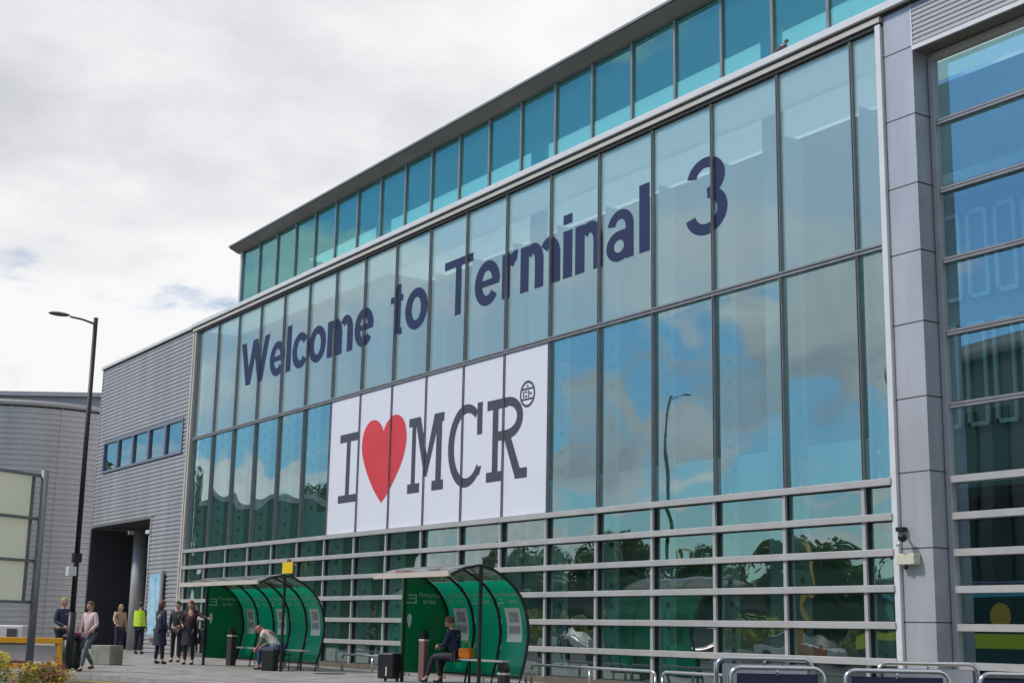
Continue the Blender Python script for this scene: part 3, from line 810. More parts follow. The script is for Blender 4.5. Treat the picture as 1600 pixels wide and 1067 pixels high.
# ------------------------------------------------------------------ navy panelled barriers, lower right
m_chrome = mat('chrome_tube', (.62, .62, .62), .18, .95)
m_navyp = mat('navy_banner', (.018, .018, .045), .55, var=.15, vscale=3)
def barrier(loc, rz, w_, h, label, panel=True, mp=None):
    e = empty('crowd_barrier', loc, rz, label, 'barrier', 'tubular barriers outside the terminal')
    r_ = .10; pts = [(0, 0, .02)]
    for a in range(0, 91, 15): pts.append((r_ - r_ * math.cos(R(a)), 0, h - r_ + r_ * math.sin(R(a))))
    for a in range(90, -1, -15): pts.append((w_ - r_ + r_ * math.cos(R(a)), 0, h - r_ + r_ * math.sin(R(a))))
    pts.append((w_, 0, .02))
    MB().tube(pts, .022, 12).build('frame', m_chrome, e)
    MB().tube([(.02, 0, .16), (w_ - .02, 0, .16)], .016, 10).build('lower_rail', m_chrome, e)
    if panel:
        MB().box(.06, w_ - .06, -.006, .006, .20, h - .055).build('panel', mp or m_navyp, e)
    for x in (w_ * .5,):
        MB().tube([(x, 0, h - .0), (x, 0, h - .075)], .016, 8).build('clip', m_chrome, e)
    for x in (.06, w_ - .06):
        MB().box(x - .03, x + .03, -.25, .25, 0, .02).build('foot', m_chrome, e)
bz = math.atan2(.8355, .5492)
barrier((-10.42, 9.38, -.12), bz, .90, .905, 'navy panelled tubular barrier, leftmost of the three in the front row')
barrier((-9.82, 10.31, -.12), bz, 1.0, .895, 'navy panelled tubular barrier in front of the silver pilaster')
barrier((-9.10, 11.38, -.12), bz, 1.0, .885, 'navy panelled tubular barrier at the right edge of the photo')
barrier((-11.55, 10.2, 0), bz, 1.02, .845, 'tubular barrier with a light grey panel behind the navy ones', True, m_panel)
barrier((-10.85, 11.9, 0), bz + R(3), 1.1, .82, 'second light grey panelled barrier close behind the middle navy one', True, m_panel)

# ------------------------------------------------------------------ yellow barrier, block, bin, bench
m_yel = mat('yellow_paint', (.75, .36, .012), .45, var=.12)
yb = empty('yellow_barrier', (-33.6, 9.7, 0), R(237), 'yellow painted steel barrier behind the flowers at the far left', 'barrier')
MB().box(-.1, 2.9, -.06, .06, .58, .71).build('top_rail', m_yel, yb, .01)
for xx in (.15, 2.7): MB().box(xx - .09, xx + .09, -.05, .05, .0, .58).build('leg', m_yel, yb, .01)
MB().box(0, 2.8, -.08, .08, .02, .12).build('foot_rail', m_yel, yb, .01)
MB().box(.26, 2.58, -.015, .015, .18, .54).build('infill_panel', m_alu, yb)
blk = MB(); blk.box(-.34, .34, -.25, .25, 0, .50)
o = blk.build('concrete_block', mat('concrete', (.24, .245, .20), .9, var=.25, vscale=4, bump=.3), bevel=.02); o.location = (-37.3, 11.8, 0); o.rotation_euler.z = R(30)
tag(o, 'low grey concrete block on the pavement behind the walking woman', 'concrete block')
gb = empty('litter_bin', (-32.55, 9.5, 0), R(20), 'dark green black litter bin at the foot of the street lamp', 'litter bin')
MB().tube([(0, 0, 0), (0, 0, .72)], [.20, .23], 16).build('body', mat('bin_green', (.010, .020, .014), .4), gb)
MB().tube([(0, 0, .72), (0, 0, .78), (0, 0, .84)], [.25, .24, .10], 16).build('lid', m_black, gb)
cab = empty('equipment_cabinet', (-35.5, 8.85, -.12), R(50), 'white equipment box with grey hatch at the left edge', 'cabinet')
MB().box(-.6, .45, -.3, .3, .72, 1.10).build('body', m_white, cab, .03)
MB().box(.05, .30, -.315, -.301, .82, 1.02).build('hatch', m_lampg, cab)
MB().box(-.55, .4, -.25, .25, 0, .718).build('stand', m_lampg, cab)

# manhole
mh = MB(); mh.tube([(0, 0, .001), (0, 0, .010)], .38, 28); mh.tube([(0, 0, .0105), (0, 0, .014)], .30, 28)
o = mh.build('manhole_cover', mat('cast_iron', (.05, .035, .03), .7)); o.location = (-30.6, 15.0, 0)
tag(o, 'dark iron manhole cover on the pavement between the shelters', 'manhole cover')

# poster stand
ps = empty('map_poster', (-50.25, YF - .14, 0), 0, 'framed blue map poster on the ribbed grey wall behind the navy coated woman', 'poster')
m_blue = mat('poster_blue', (.10, .38, .55), .4, col2=(.55, .72, .80), vscale=2.5)
MB().box(-.68, .68, -.04, .04, .55, 2.95).build('frame', m_rib, ps, .01)
MB().box(-.56, .56, -.05, -.041, .68, 2.82).build('map', m_blue, ps)
# yellow sign
ys = empty('yellow_sign', (-38.72, YF - .18, 2.60), 0, 'small square yellow sign on the glass wall above the farther shelter', 'sign')
MB().box(-.36, .36, -.02, .02, 0, .33).build('face', mat('sign_yellow', (.75, .50, .01), .4), ys, .005)
MB().box(-.06, .06, -.019, .04, .331, .42).build('bracket', m_mull, ys)
# cameras and box on the pilaster
sc = empty('security_camera', (-15.42, YF - .03, 2.70), 0, 'black dome security camera on a bracket high on the silver pilaster', 'security camera')
MB().box(-.10, .06, -.10, 0, .05, .12).build('bracket', m_black, sc, .01)
b = MB(); b.tube([(0, -.06, .05), (.10, -.16, -.02)], .022, 8); b.build('arm', m_black, sc)
b = MB(); b.sphere((.13, -.20, -.06), .075, 12, 8); b.build('dome', m_black, sc)
b = MB(); b.tube([(.10, -.22, -.12), (.09, -.25, -.20)], [.035, .045], 10); b.build('lens_hood', m_panel, sc)
eb = empty('junction_box', (-15.28, YF - .03, 2.22), 0, 'cream junction box mounted on the pilaster below the camera', 'junction box')
MB().box(-.19, .17, -.16, -.0, 0, .17).build('box', mat('cream_box', (.55, .53, .40), .5), eb, .012)
b = MB(); b.sphere((-.05, -.10, -.04), .04, 10, 6); b.build('sensor', m_black, eb)

# bird on the ledge
bd = MB(); bd.sphere((0, 0, .09), (.10, .05, .055), 10, 8); bd.sphere((.09, 0, .16), .035, 8, 6); bd.tube([(-.08, 0, .09), (-.20, 0, .05)], [.03, .01], 6)
bd.tube([(.12, 0, .16), (.155, 0, .155)], [.012, .003], 6); bd.tube([(.01, .015, .05), (.01, .015, 0)], .006, 5); bd.tube([(.01, -.015, .05), (.01, -.015, 0)], .006, 5)
o = bd.build('pigeon', m_lampg); o.location = (-17.9, YF - .05, 11.78); o.scale = (1.2, 1.2, 1.2); tag(o, 'small dark pigeon perched on the white cornice', 'bird')

# ------------------------------------------------------------------ flowers and shrubs at the lower left
def shrub(loc, r_, h, n, mats, label, name='flowering_shrub', cat='shrub', seed=1, group=None):
    rnd = random.Random(seed)
    e = empty(name, loc, 0, label, cat, group)
    b = MB()
    for i in range(7):
        a = rnd.random() * 2 * PI; q = rnd.random() * r_ * .7
        b.tube([(0, 0, 0), (q * .4 * math.cos(a), q * .4 * math.sin(a), h * .4), (q * math.cos(a), q * math.sin(a), h * .8)], [.015, .01, .004], 5)
    b.build('stem', mat('stem_brown', (.10, .07, .04), .8) if 'stem_brown' not in bpy.data.materials else bpy.data.materials['stem_brown'], e)
    for mi, (mm, fr_, sz, nm, lo) in enumerate(mats):
        b = MB(); lumps = [(rnd.gauss(0, .45) * r_, rnd.gauss(0, .45) * r_, h * (.45 + .4 * rnd.random()), .25 + .3 * rnd.random()) for _ in range(14)]
        for i in range(int(n * fr_)):
            l = rnd.choice(lumps)
            d = Vector((rnd.gauss(0, 1), rnd.gauss(0, 1), rnd.gauss(0, .8))).normalized() * l[3] * r_ * (.6 + .4 * rnd.random())
            p = Vector(l[:3]) + d; p.z = max(.05, min(p.z, h))
            if lo > 0 and p.z < h * lo: continue
            u = Vector((rnd.gauss(0, 1), rnd.gauss(0, 1), rnd.gauss(0, .5))).normalized(); v = u.cross(Vector((rnd.random(), rnd.random(), 1))).normalized()
            s_ = sz * (.6 + .8 * rnd.random())
            b.face([p - u * s_, p - v * s_ * .5, p + u * s_, p + v * s_ * .5])
        b.build(nm, mm, e, recalc=False)
    return e
m_leafg = mat('leaf_green', (.09, .15, .03), .6, col2=(.16, .24, .05), vscale=8, trans=((.2, .3, .05), .3))
m_leafy = mat('leaf_yellow', (.62, .55, .03), .6, col2=(.75, .62, .12), vscale=8, trans=((.6, .5, .08), .3))
m_petal = mat('petal_pale', (.62, .55, .28), .6, trans=((.6, .5, .3), .3))
m_rust = mat('leaf_rust', (.32, .13, .06), .6, trans=((.4, .15, .06), .3))
C0 = Vector((0, 0, 1.1))
def ray_pt(px, py, d):     # where a surveyed point of the photograph stands, d metres deep
    return C0 + (Fv + Rv * ((px - 800) / 2186.88) - Uv * ((py - 533.5) / 2186.88)) * d
shrub((-12.75, 3.02, -.12), .27, 1.05, 6500, ((m_leafy, .72, .016, 'blossom', .35), (m_leafg, .3, .02, 'foliage', 0)), 'bright yellow flowering shrub at the lower left corner', seed=3)
shrub((-12.10, 3.30, -.12), .235, .97, 6500, ((m_petal, .30, .013, 'blossom', .5), (m_leafy, .42, .016, 'yellow_leaf', .5), (m_leafg, .30, .02, 'foliage', 0), (m_rust, .22, .018, 'rust_leaf', 0)), 'pale flowering shrub with rusty leaves right of the yellow one', seed=9)
pln = empty('planter', (-12.5, 3.3, -.12), R(57), 'low concrete planter holding the flowering shrubs', 'planter')
MB().box(-1.5, 1.0, -.5, .5, 0, .42).build('box', m_kerb, pln, .02)

# ------------------------------------------------------------------ people
def skin_obj(name, verts, edges, rad, m, parent, sub=1):
    me = bpy.data.meshes.new(name); me.from_pydata([Vector(v) for v in verts], edges, [])
    o = bpy.data.objects.new(name, me); C.objects.link(o)
    sk = o.modifiers.new('s', 'SKIN'); sk.use_smooth_shade = True
    for i, d in enumerate(me.skin_vertices[0].data):
        r_ = rad[i]; d.radius = r_ if isinstance(r_, tuple) else (r_, r_); d.use_root = (i == 0)
    if sub: ss = o.modifiers.new('u', 'SUBSURF'); ss.levels = sub; ss.render_levels = sub
    dg = bpy.context.evaluated_depsgraph_get()
    nm = bpy.data.meshes.new_from_object(o.evaluated_get(dg), depsgraph=dg); nm.name = name
    nm.materials.clear(); nm.materials.append(m)
    for p in nm.polygons: p.use_smooth = True
    bpy.data.objects.remove(o); bpy.data.meshes.remove(me)
    o = bpy.data.objects.new(name, nm); C.objects.link(o); o.parent = parent
    return o
_mc = {}
def cm(col, rough=.75):
    k_ = tuple(round(c, 3) for c in col)
    if k_ not in _mc: _mc[k_] = mat('cloth_%d' % len(_mc), col, rough, var=.14, vscale=9)
    return _mc[k_]
STAND = dict(pel=(0, 0, .93), wai=(0, .01, 1.08), che=(0, 0, 1.30), nec=(0, .0, 1.47), hea=(0, .02, 1.60),
             sL=(-.17, 0, 1.40), eL=(-.22, .0, 1.12), wL=(-.20, .10, .88), sR=(.17, 0, 1.40), eR=(.22, .0, 1.12), wR=(.20, .10, .88),
             hL=(-.09, 0, .90), kL=(-.10, .02, .50), aL=(-.11, -.01, .09), hR=(.09, 0, .90), kR=(.10, .02, .50), aR=(.11, -.01, .09))
def person(loc, rz, label, pose=None, top=(.03, .03, .05), legs=(.02, .02, .03), shoes=(.02, .02, .02), hair=(.06, .03, .015), skin=(.50, .30, .21),
           long_hair=False, short_sleeve=False, skirt=None, coat=None, vest=None, scale=1.0, fat=1.0, bare_legs=False, group=None, bald=False, scarf=None, extra=None):
    P = {k_: Vector(v) for k_, v in {**STAND, **(pose or {})}.items()}
    e = empty('person', loc, rz, label, 'person', group or 'people outside the terminal'); e.scale = (scale,) * 3
    ms = mat('skin', skin, .5) if 'skin' not in bpy.data.materials or skin != (.50, .30, .21) else bpy.data.materials['skin']
    # --- body: torso, limbs, fingers
    V = []; E = []; Rr = []
    def add(p, r_, link=None):
        V.append(p); Rr.append(r_)
        if link is not None: E.append((link, len(V) - 1))
        return len(V) - 1
    f_ = fat
    i0 = add(P['pel'], .10 * f_); i1 = add(P['wai'], .095 * f_, i0); i2 = add(P['che'], (.125 * f_, .10 * f_), i1); i3 = add(P['nec'], .052, i2)
    hd = P['hea']; i4 = add(P['nec'].lerp(hd, .55), .05, i3)
    for s_ in 'LR':
        sg_ = -1 if s_ == 'L' else 1
        a = add(P['s' + s_], .052, i2); a = add(P['s' + s_].lerp(P['e' + s_], .5), .044, a); a = add(P['e' + s_], .036, a)
        a = add(P['w' + s_], .024, a)
        d = (P['w' + s_] - P['e' + s_]).normalized(); fwd = Vector((0, 1, 0))
        sd_ = d.cross(Vector((sg_, 0, 0)))
        if sd_.length < .2: sd_ = d.cross(Vector((0, 0, 1)))
        sd_.normalize(); palm = d.cross(sd_).normalized()
        hand = add(P['w' + s_] + d * .055, (.034, .020), a)
        for q, ln in ((-.026, .060), (-.009, .072), (.009, .068), (.026, .052)):
            b0 = P['w' + s_] + d * .085 + sd_ * q
            k1 = add(b0, .0095, hand); k2 = add(b0 + d * ln * .55 + palm * .006, .0085, k1); add(b0 + d * ln * .9 + palm * .024, .0075, k2)
        t0 = add(P['w' + s_] + d * .035 + sd_ * .034, .011, hand); add(P['w' + s_] + d * .07 + sd_ * .052 + palm * .015, .009, t0)
        a = add(P['h' + s_], .082 * f_, i0); a = add(P['h' + s_].lerp(P['k' + s_], .5), .068, a); a = add(P['k' + s_], .052, a)
        a = add(P['k' + s_].lerp(P['a' + s_], .35), .05, a); a = add(P['a' + s_], .036, a); add(P['a' + s_] + Vector((0, .12, -.055)), .035, a)
    body = skin_obj('body', V, E, Rr, ms, e, 1)
    # head joined into the same mesh
    b = MB(); b.b.from_mesh(body.data)
    up = (hd - P['nec']).normalized(); yv = (Vector((0, 1, 0)) - up * up.y)
    if pose and 'face' in pose: yv = Vector(pose['face']) - up * up.dot(Vector(pose['face']))
    yv.normalize(); xv = yv.cross(up); HM = Matrix((xv, yv, up)).transposed()
    def hf(q, p):
        if p.z < 0: q.x *= 1 - .32 * (-p.z) ** 1.5; q.y *= 1 - .10 * (-p.z)
        if p.y > .6 and abs(p.z + .1) < .25: q.y += .004
        if p.z < -.5 and p.y > 0: q.y += .008
        return HM @ q
    b.sphere(hd, (.077, .096, .118), 18, 14, hf)
    for (c_, r_) in (((0, .103, -.018), (.012, .020, .022)), ((-.078, 0, -.01), (.012, .022, .03)), ((.078, 0, -.01), (.012, .022, .03)), ((0, .088, -.062), (.024, .010, .007))):
        b.sphere(hd + HM @ Vector(c_), r_, 8, 6, lambda q, p: HM @ q)
    body_mesh = body.data; b.b.to_mesh(body_mesh); b.b.free()
    b = MB()
    for sx in (-1, 1):
        b.sphere(hd + HM @ Vector((sx * .030, .088, .008)), (.013, .009, .007), 8, 6, lambda q, p: HM @ q)
    b.build('eyes', m_black, e)
    # hair
    if not bald:
        mh_ = cm(hair, .6)
        b = MB(); 
        def hh(q, p):
            if p.y > .35 and p.z < .42: q = q * .84
            if p.z < -.35 and not long_hair: q = q * .86
            if long_hair and p.z < -.1 and p.y < .3: q.z -= .14 * (-p.z); q.y -= .01
            return HM @ q
        b.sphere(hd + HM @ Vector((0, -.012, .014)), (.088, .104, .122), 18, 14, hh); b.build('hair', mh_, e)
    # clothing
    V = []; E = []; Rr = []
    i0 = add(P['pel'] + Vector((0, 0, .0)), (.150 * f_, .118 * f_)); i1 = add(P['wai'], (.140 * f_, .108 * f_), i0); i2 = add(P['che'], (.165 * f_, .120 * f_), i1); add(P['nec'] - (P['nec'] - P['che']) * .25, .072, i2)
    for s_ in 'LR':
        a = add(P['s' + s_], .070, i2); a = add(P['s' + s_].lerp(P['e' + s_], .55), .060, a)
        if not short_sleeve: a = add(P['e' + s_], .052, a); add(P['e' + s_].lerp(P['w' + s_], .93), .040, a)
    skin_obj('jacket' if coat or not short_sleeve else 'shirt', V, E, Rr, cm(top), e, 1)
    V = []; E = []; Rr = []
    i0 = add(P['pel'] - Vector((0, 0, .01)), (.140 * f_, .112 * f_))
    for s_ in 'LR':
        a = add(P['h' + s_] - Vector((0, 0, .03)) * (0 if abs(P['k' + s_].z - P['h' + s_].z) < .2 else 1), .098 * f_, i0); a = add(P['h' + s_].lerp(P['k' + s_], .5), .084, a); a = add(P['k' + s_], .066, a)
        a = add(P['k' + s_].lerp(P['a' + s_], .45), .060, a); add(P['k' + s_].lerp(P['a' + s_], .93), .052, a)
    skin_obj('tights' if skirt or coat else 'trousers', V, E, Rr, cm(legs), e, 1)
    for s_ in 'LR':
        a = P['a' + s_]; V = [a + Vector((0, -.04, -.035)), a + Vector((0, .05, -.045)), a + Vector((0, .15, -.055))]
        skin_obj('shoe', V, [(0, 1), (1, 2)], [(.045, .05), (.046, .042), (.040, .030)], cm(shoes, .4), e, 1)
    if skirt or coat:
        z1, z0, col = (P['wai'].z + .05, (skirt or coat)[0], (skirt or coat)[1]); b = MB(); ring = []
        for j in range(7):
            t = j / 6; z = z1 + (z0 - z1) * t; rx = .155 * f_ + .06 * t; ry = .125 * f_ + .06 * t; c_ = P['wai'].lerp(P['pel'], min(1, t * 2))
            if t > .5: c_ = P['pel'].lerp((P['kL'] + P['kR']) / 2, (t - .5))
            ring.append([b.b.verts.new((c_.x + rx * math.cos(2 * PI * i / 20) * (1 + .05 * math.sin(i * 2.5) * t), c_.y + ry * math.sin(2 * PI * i / 20), z)) for i in range(20)])
        for j in range(6):
            for i in range(20):
                f = b.b.faces.new((ring[j][i], ring[j][(i + 1) % 20], ring[j + 1][(i + 1) % 20], ring[j + 1][i])); f.smooth = True
        b.build('skirt' if skirt else 'coat', cm(col), e)
    if vest:
        b = MB(); ring = []
        zt, zb_ = P['che'].z + .13, P['pel'].z - .02
        for j in range(8):
            t = j / 7; z = zt + (zb_ - zt) * t; rx = (.17 if j else .13) * f_ + .035; ry = .135 * f_ + .03; c_ = P['che'].lerp(P['pel'], t)
            ring.append([b.b.verts.new((c_.x + rx * math.copysign(abs(math.cos(2 * PI * i / 24)) ** .7, math.cos(2 * PI * i / 24)), c_.y + ry * math.sin(2 * PI * i / 24), z)) for i in range(24)])
        for j in range(7):
            for i in range(24):
                f = b.b.faces.new((ring[j][i], ring[j][(i + 1) % 24], ring[j + 1][(i + 1) % 24], ring[j + 1][i])); f.smooth = True
                f.material_index = 1 if j in (3, 5) else 0
        b.build('hi_vis_vest', [mat('hi_vis', (.55, .85, .02), .5), mat('reflective_band', (.62, .72, .10), .3)], e)
    if extra: extra(e, P)
    return e
FACE = lambda dx, dy: math.atan2(-dx, dy)    # heading so that local +y looks along (dx, dy)
def bag(loc, size, m, label, rz=0, parent=None, name='handbag'):
    e = empty(name, loc, rz, label, 'bag')
    MB().box(-size[0] / 2, size[0] / 2, -size[1] / 2, size[1] / 2, 0, size[2]).build('body', m, e, .03)
    MB().tube([(-size[0] * .3, 0, size[2] - .01), (-size[0] * .22, 0, size[2] + .12), (size[0] * .22, 0, size[2] + .12), (size[0] * .3, 0, size[2] - .01)], .010, 6).build('handle', m, e)
    return e
def tie_shirt(e, P):
    b = MB(); c_ = P['che'] + Vector((0, .115, .04)); b.prism([(-.05, .10), (.05, .10), (0, -.12)], lambda p: (c_.x + p[0], c_.y + .02, c_.z + p[1]), lambda p: (c_.x + p[0], c_.y - .01, c_.z + p[1])); b.build('shirt_front', m_white, e)
    b = MB(); b.prism([(-.012, .08), (.012, .08), (.02, -.10), (0, -.14), (-.02, -.10)], lambda p: (c_.x + p[0], c_.y + .03, c_.z + p[1]), lambda p: (c_.x + p[0], c_.y + .022, c_.z + p[1])); b.build('tie', m_navyp, e)

# walking woman, crossing
walk = dict(hL=(-.09, 0, .90), kL=(-.09, .16, .53), aL=(-.09, .26, .09), hR=(.09, 0, .90), kR=(.10, -.02, .50), aR=(.10, -.30, .14),
            eL=(-.27, .02, 1.14), wL=(-.22, .20, .98), eR=(.27, -.04, 1.12), wR=(.30, .02, .86))
person((-32.2, 9.75, 0), FACE(.45, -.9), 'woman walking in a pale pink cardigan with a dark red bag', walk, top=(.62, .45, .46), legs=(.10, .11, .13), hair=(.10, .04, .03), scale=.90)
bag((-32.40, 9.60, .66), (.26, .12, .22), cm((.16, .01, .03), .5), 'dark red handbag held by the walking woman', R(35))
# person behind the yellow barrier
person((-35.6, 10.1, 0), FACE(.9, .3), 'fair haired person in a blue jacket behind the yellow barrier', dict(wL=(-.10, .26, 1.02), wR=(.10, .26, 1.00)), top=(.03, .04, .09), hair=(.42, .27, .08), scarf=1, scale=.97)
# group by the column
person((-49.9, 16.9, 0), FACE(-.6, .8), 'man in a bright yellow hi-vis vest by the grey column', dict(eL=(-.26, .10, 1.2), wL=(-.12, .28, 1.32)), top=(.02, .02, .03), legs=(.015, .015, .03), vest=True, short_sleeve=True, skin=(.42, .25, .18), scale=1.06, fat=1.08)
person((-50.3, 16.3, 0), FACE(.9, .2), 'person in a beige top standing left of the hi-vis man', dict(eR=(.30, .1, 1.22), wR=(.38, .30, 1.10)), top=(.42, .27, .20), legs=(.03, .03, .06), hair=(.35, .22, .10), long_hair=True)
# navy coat
person((-37.97, 13.44, 0), FACE(-.2, .95), 'woman in a long dark navy coat in front of the map poster', dict(eL=(-.24, .04, 1.14), wL=(-.16, .22, 1.06), aL=(-.14, -.01, .09), aR=(.16, .02, .09), kL=(-.12, .02, .5), kR=(.13, .02, .5)), top=(.018, .020, .05), coat=(.50, (.018, .020, .045)), legs=(.015, .015, .02), hair=(.12, .04, .02), long_hair=True, scale=.99)
person((-39.7, 14.55, 0), FACE(.5, -.5), 'man in black clothes half hidden behind the red haired woman', dict(wL=(-.14, .2, 1.02)), top=(.015, .02, .022), legs=(.015, .015, .02), hair=(.02, .015, .012), scale=1.0)
person((-37.40, 14.08, 0), FACE(.7, -.6), 'red haired woman in dark burgundy with one arm stretched out', dict(eL=(-.36, .06, 1.28), wL=(-.56, .16, 1.24), eR=(.26, .02, 1.14), wR=(.16, .20, 1.06), hea=(0, .03, 1.59)), top=(.05, .012, .018), skirt=(.52, (.015, .012, .02)), legs=(.02, .012, .018), hair=(.30, .07, .02), long_hair=True, scale=1.0, fat=1.1)
bag((-37.15, 14.35, .55), (.22, .14, .42), cm((.014, .014, .018), .5), 'black shoulder bag hanging at the right of the red haired woman', R(20))
# hunched man, on the farther shelter's front
hun = dict(pel=(0, -.02, .50), wai=(0, .08, .64), che=(0, .27, .84), nec=(0, .42, .96), hea=(0, .54, .98), face=(0, .5, -1),
           sL=(-.18, .34, .92), eL=(-.20, .38, .66), wL=(-.12, .55, .50), sR=(.18, .34, .92), eR=(.20, .38, .66), wR=(.10, .60, .52),
           hL=(-.10, .02, .50), kL=(-.16, .42, .50), aL=(-.16, .42, .09), hR=(.10, .02, .50), kR=(.16, .44, .50), aR=(.16, .50, .09))
person((-33.05, 14.75, 0), FACE(-.80, -.60), 'man in a white shirt and jeans sitting hunched forward at the shelter', hun, top=(.66, .62, .56), legs=(.035, .055, .14), hair=(.22, .10, .08), skin=(.45, .16, .12), short_sleeve=True, fat=1.15)
bag((-32.75, 14.42, 0), (.34, .30, .52), cm((.014, .018, .016), .5), 'black travel bag with a white strap beside the hunched man', R(40), name='travel_bag')
st = empty('stool', (-33.0, 14.80, 0), 0, 'low dark folding stool under the hunched man', 'stool')
MB().box(-.2, .2, -.2, .2, .37, .40).build('seat', m_black, st)
for xx in (-.17, .17):
    for yy in (-.17, .17): MB().tube([(xx, yy, 0), (xx, yy, .37)], .014, 6).build('leg', m_black, st)
# seated navy man in the nearer shelter
sit = dict(pel=(0, 0, .56), wai=(0, .02, .72), che=(0, .05, .93), nec=(0, .10, 1.10), hea=(0, .16, 1.22),
           sL=(-.18, .06, 1.03), eL=(-.22, .14, .78), wL=(-.08, .36, .74), sR=(.18, .06, 1.03), eR=(.22, .14, .78), wR=(.08, .36, .72),
           hL=(-.09, .04, .55), kL=(-.11, .46, .53), aL=(-.11, .60, .10), hR=(.09, .04, .55), kR=(.11, .46, .53), aR=(.13, .42, .09))
person((-25.05, 15.10, 0), FACE(-.85, -.52), 'man in a navy blazer and tie sitting on the shelter bench', sit, top=(.016, .018, .06), legs=(.02, .02, .028), hair=(.14, .06, .03), skin=(.50, .26, .18), extra=tie_shirt)
bag((-24.80, 15.20, .515), (.30, .18, .20), cm((.80, .20, .01), .5), 'orange bag on the bench behind the man in navy', R(20))
# suitcase
su = empty('suitcase', (-26.3, 14.25, 0), R(25), 'black upright wheeled suitcase left of the nearer shelter', 'suitcase')
MB().box(-.20, .20, -.14, .14, .06, .58).build('shell', cm((.012, .012, .014), .45), su, .03)
MB().tube([(-.11, .10, .575), (-.11, .10, .66), (.11, .10, .66), (.11, .10, .575)], .009, 6).build('handle', m_black, su)
for xx in (-.15, .15): MB().tube([(xx - .015, .09, .035), (xx + .015, .09, .035)], .034, 12).build('wheel', m_black, su)
MB().box(.02, .05, -.146, -.141, .12, .30).build('luggage_tag', m_white, su)

# ------------------------------------------------------------------ the other side of the road, seen in the glass
m_dk0 = mat('dark_window', (.012, .02, .022), .15)
m_conc = mat('dark_concrete', (.12, .125, .125), .8, var=.25, vscale=.3)
cp = empty('round_office_building', (-40, -34, -.12), 0, 'dark round building reflected in the right hand window', 'building')
MB().tube([(0, 0, 0), (0, 0, 14.5)], 15, 48).build('wall', m_conc, cp)
MB().tube([(0, 0, 14.5), (0, 0, 15.3)], 15.5, 48).build('roof', m_rib, cp)
b = MB()
for i in range(40):
    a = 2 * PI * i / 40
    b.obox((15.05 * math.cos(a), 15.05 * math.sin(a), 6.5), (.3, 1.1, 11), Matrix.Rotation(a, 3, 'Z'))
b.build('window', m_seal, cp)
hs = empty('low_green_building', (-104, -12, -.12), R(20), 'low green sided hall reflected in the left hand panes', 'building')
MB().box(-14, 14, -8, 8, 0, 9.5).build('wall', mat('green_cladding', (.03, .10, .06), .6, var=.1), hs)
MB().box(-14.4, 14.4, -8.4, 8.4, 9.5, 9.9).build('roof', m_rib, hs)
# trees
m_tl = mat('tree_leaf', (.045, .085, .025), .65, col2=(.09, .14, .035), vscale=.8, trans=((.10, .18, .04), .25))
m_tb = mat('bark', (.10, .08, .06), .9, var=.2)
def tree(h, r_, n, seed):
    rnd = random.Random(seed)
    e = empty('tree', (0, 0, -.12)); b = MB()
    b.tube([(0, 0, 0), (.1, 0, h * .3), (0, .1, h * .7)], [.22, .16, .06], 8)
    lumps = []
    for i in range(16):
        a = rnd.random() * 2 * PI; q = r_ * (.2 + .7 * rnd.random()); z = h * (.38 + .52 * rnd.random()); q *= 1 - .5 * max(0, z / h - .55)
        c_ = Vector((q * math.cos(a), q * math.sin(a), z)); lumps.append((c_, r_ * (.28 + .22 * rnd.random())))
        b.tube([(0, 0, h * .3), c_ * .6 + Vector((0, 0, h * .12)), c_], [.08, .05, .02], 5)
    b.build('trunk', m_tb, e)
    b = MB()
    for i in range(n):
        c_, lr = rnd.choice(lumps); d = Vector((rnd.gauss(0, 1), rnd.gauss(0, 1), rnd.gauss(0, .8))).normalized() * lr * (.55 + .5 * rnd.random()); p = c_ + d
        u = Vector((rnd.gauss(0, 1), rnd.gauss(0, 1), rnd.gauss(0, .6))).normalized(); v = u.cross(Vector((rnd.random(), rnd.random(), 1))).normalized(); s_ = .27 * (.6 + .8 * rnd.random())
        b.face([p - u * s_, p - v * s_ * .6, p + u * s_, p + v * s_ * .6])
    b.build('crown', m_tl, e, recalc=False)
    return e
t1 = tree(8, 3.6, 5200, 5); t2 = tree(12.5, 4.2, 6500, 6)
spots = [(-112, -2, 1.15, 2), (-106, 3, 1.0, 2), (-118, -24, 1.2, 2), (-99, -6, .85, 2), (-98, -30, .95, 1), (-92, -36, 1.1, 1), (-86, -40, .9, 1), (-80, -44, 1.0, 1), (-74, -42, .8, 1), (-68, -46, 1.0, 1), (-62, -50, .9, 1), (-104, -34, 1.0, 1), (-56, -22, .75, 1), (-61, -17, .7, 1)]
lab = ['leftmost tree of the row mirrored in the left panes', 'tree mirrored in the third pane from the left', 'broad tree mirrored above the green hall', 'smaller tree mirrored before the green hall',
       'tree mirrored below the banner, far end of the row', 'tree mirrored below the letter C of the banner', 'tree mirrored low just right of the banner', 'tree mirrored low in the middle of the glass wall', 'small round tree mirrored low in the middle of the glass', 'tree mirrored low right of the interior column', 'tree mirrored low near the yellow post', 'tree mirrored behind the shelters', 'small tree mirrored beside the yellow post', 'small tree mirrored left of the yellow post']
for i, (x, y, s_, kd) in enumerate(spots):
    src = t1 if kd == 1 else t2
    if src.get('used'): o = copy_tree(src)
    else: o = src; src['used'] = 1
    o.location = (x, y, -.12); o.scale = (s_,) * 3; o.rotation_euler.z = i * 1.3
    tag(o, lab[i], 'tree', 'trees across the road')
for o in (t1, t2):
    if 'used' in o: del o['used']
for o in bpy.data.objects:
    if o.name.startswith('tree') and 'used' in o: del o['used']
lw = empty('long_low_building', (-92, -58, -.12), R(-22), 'long low dark building mirrored behind the trees', 'building')
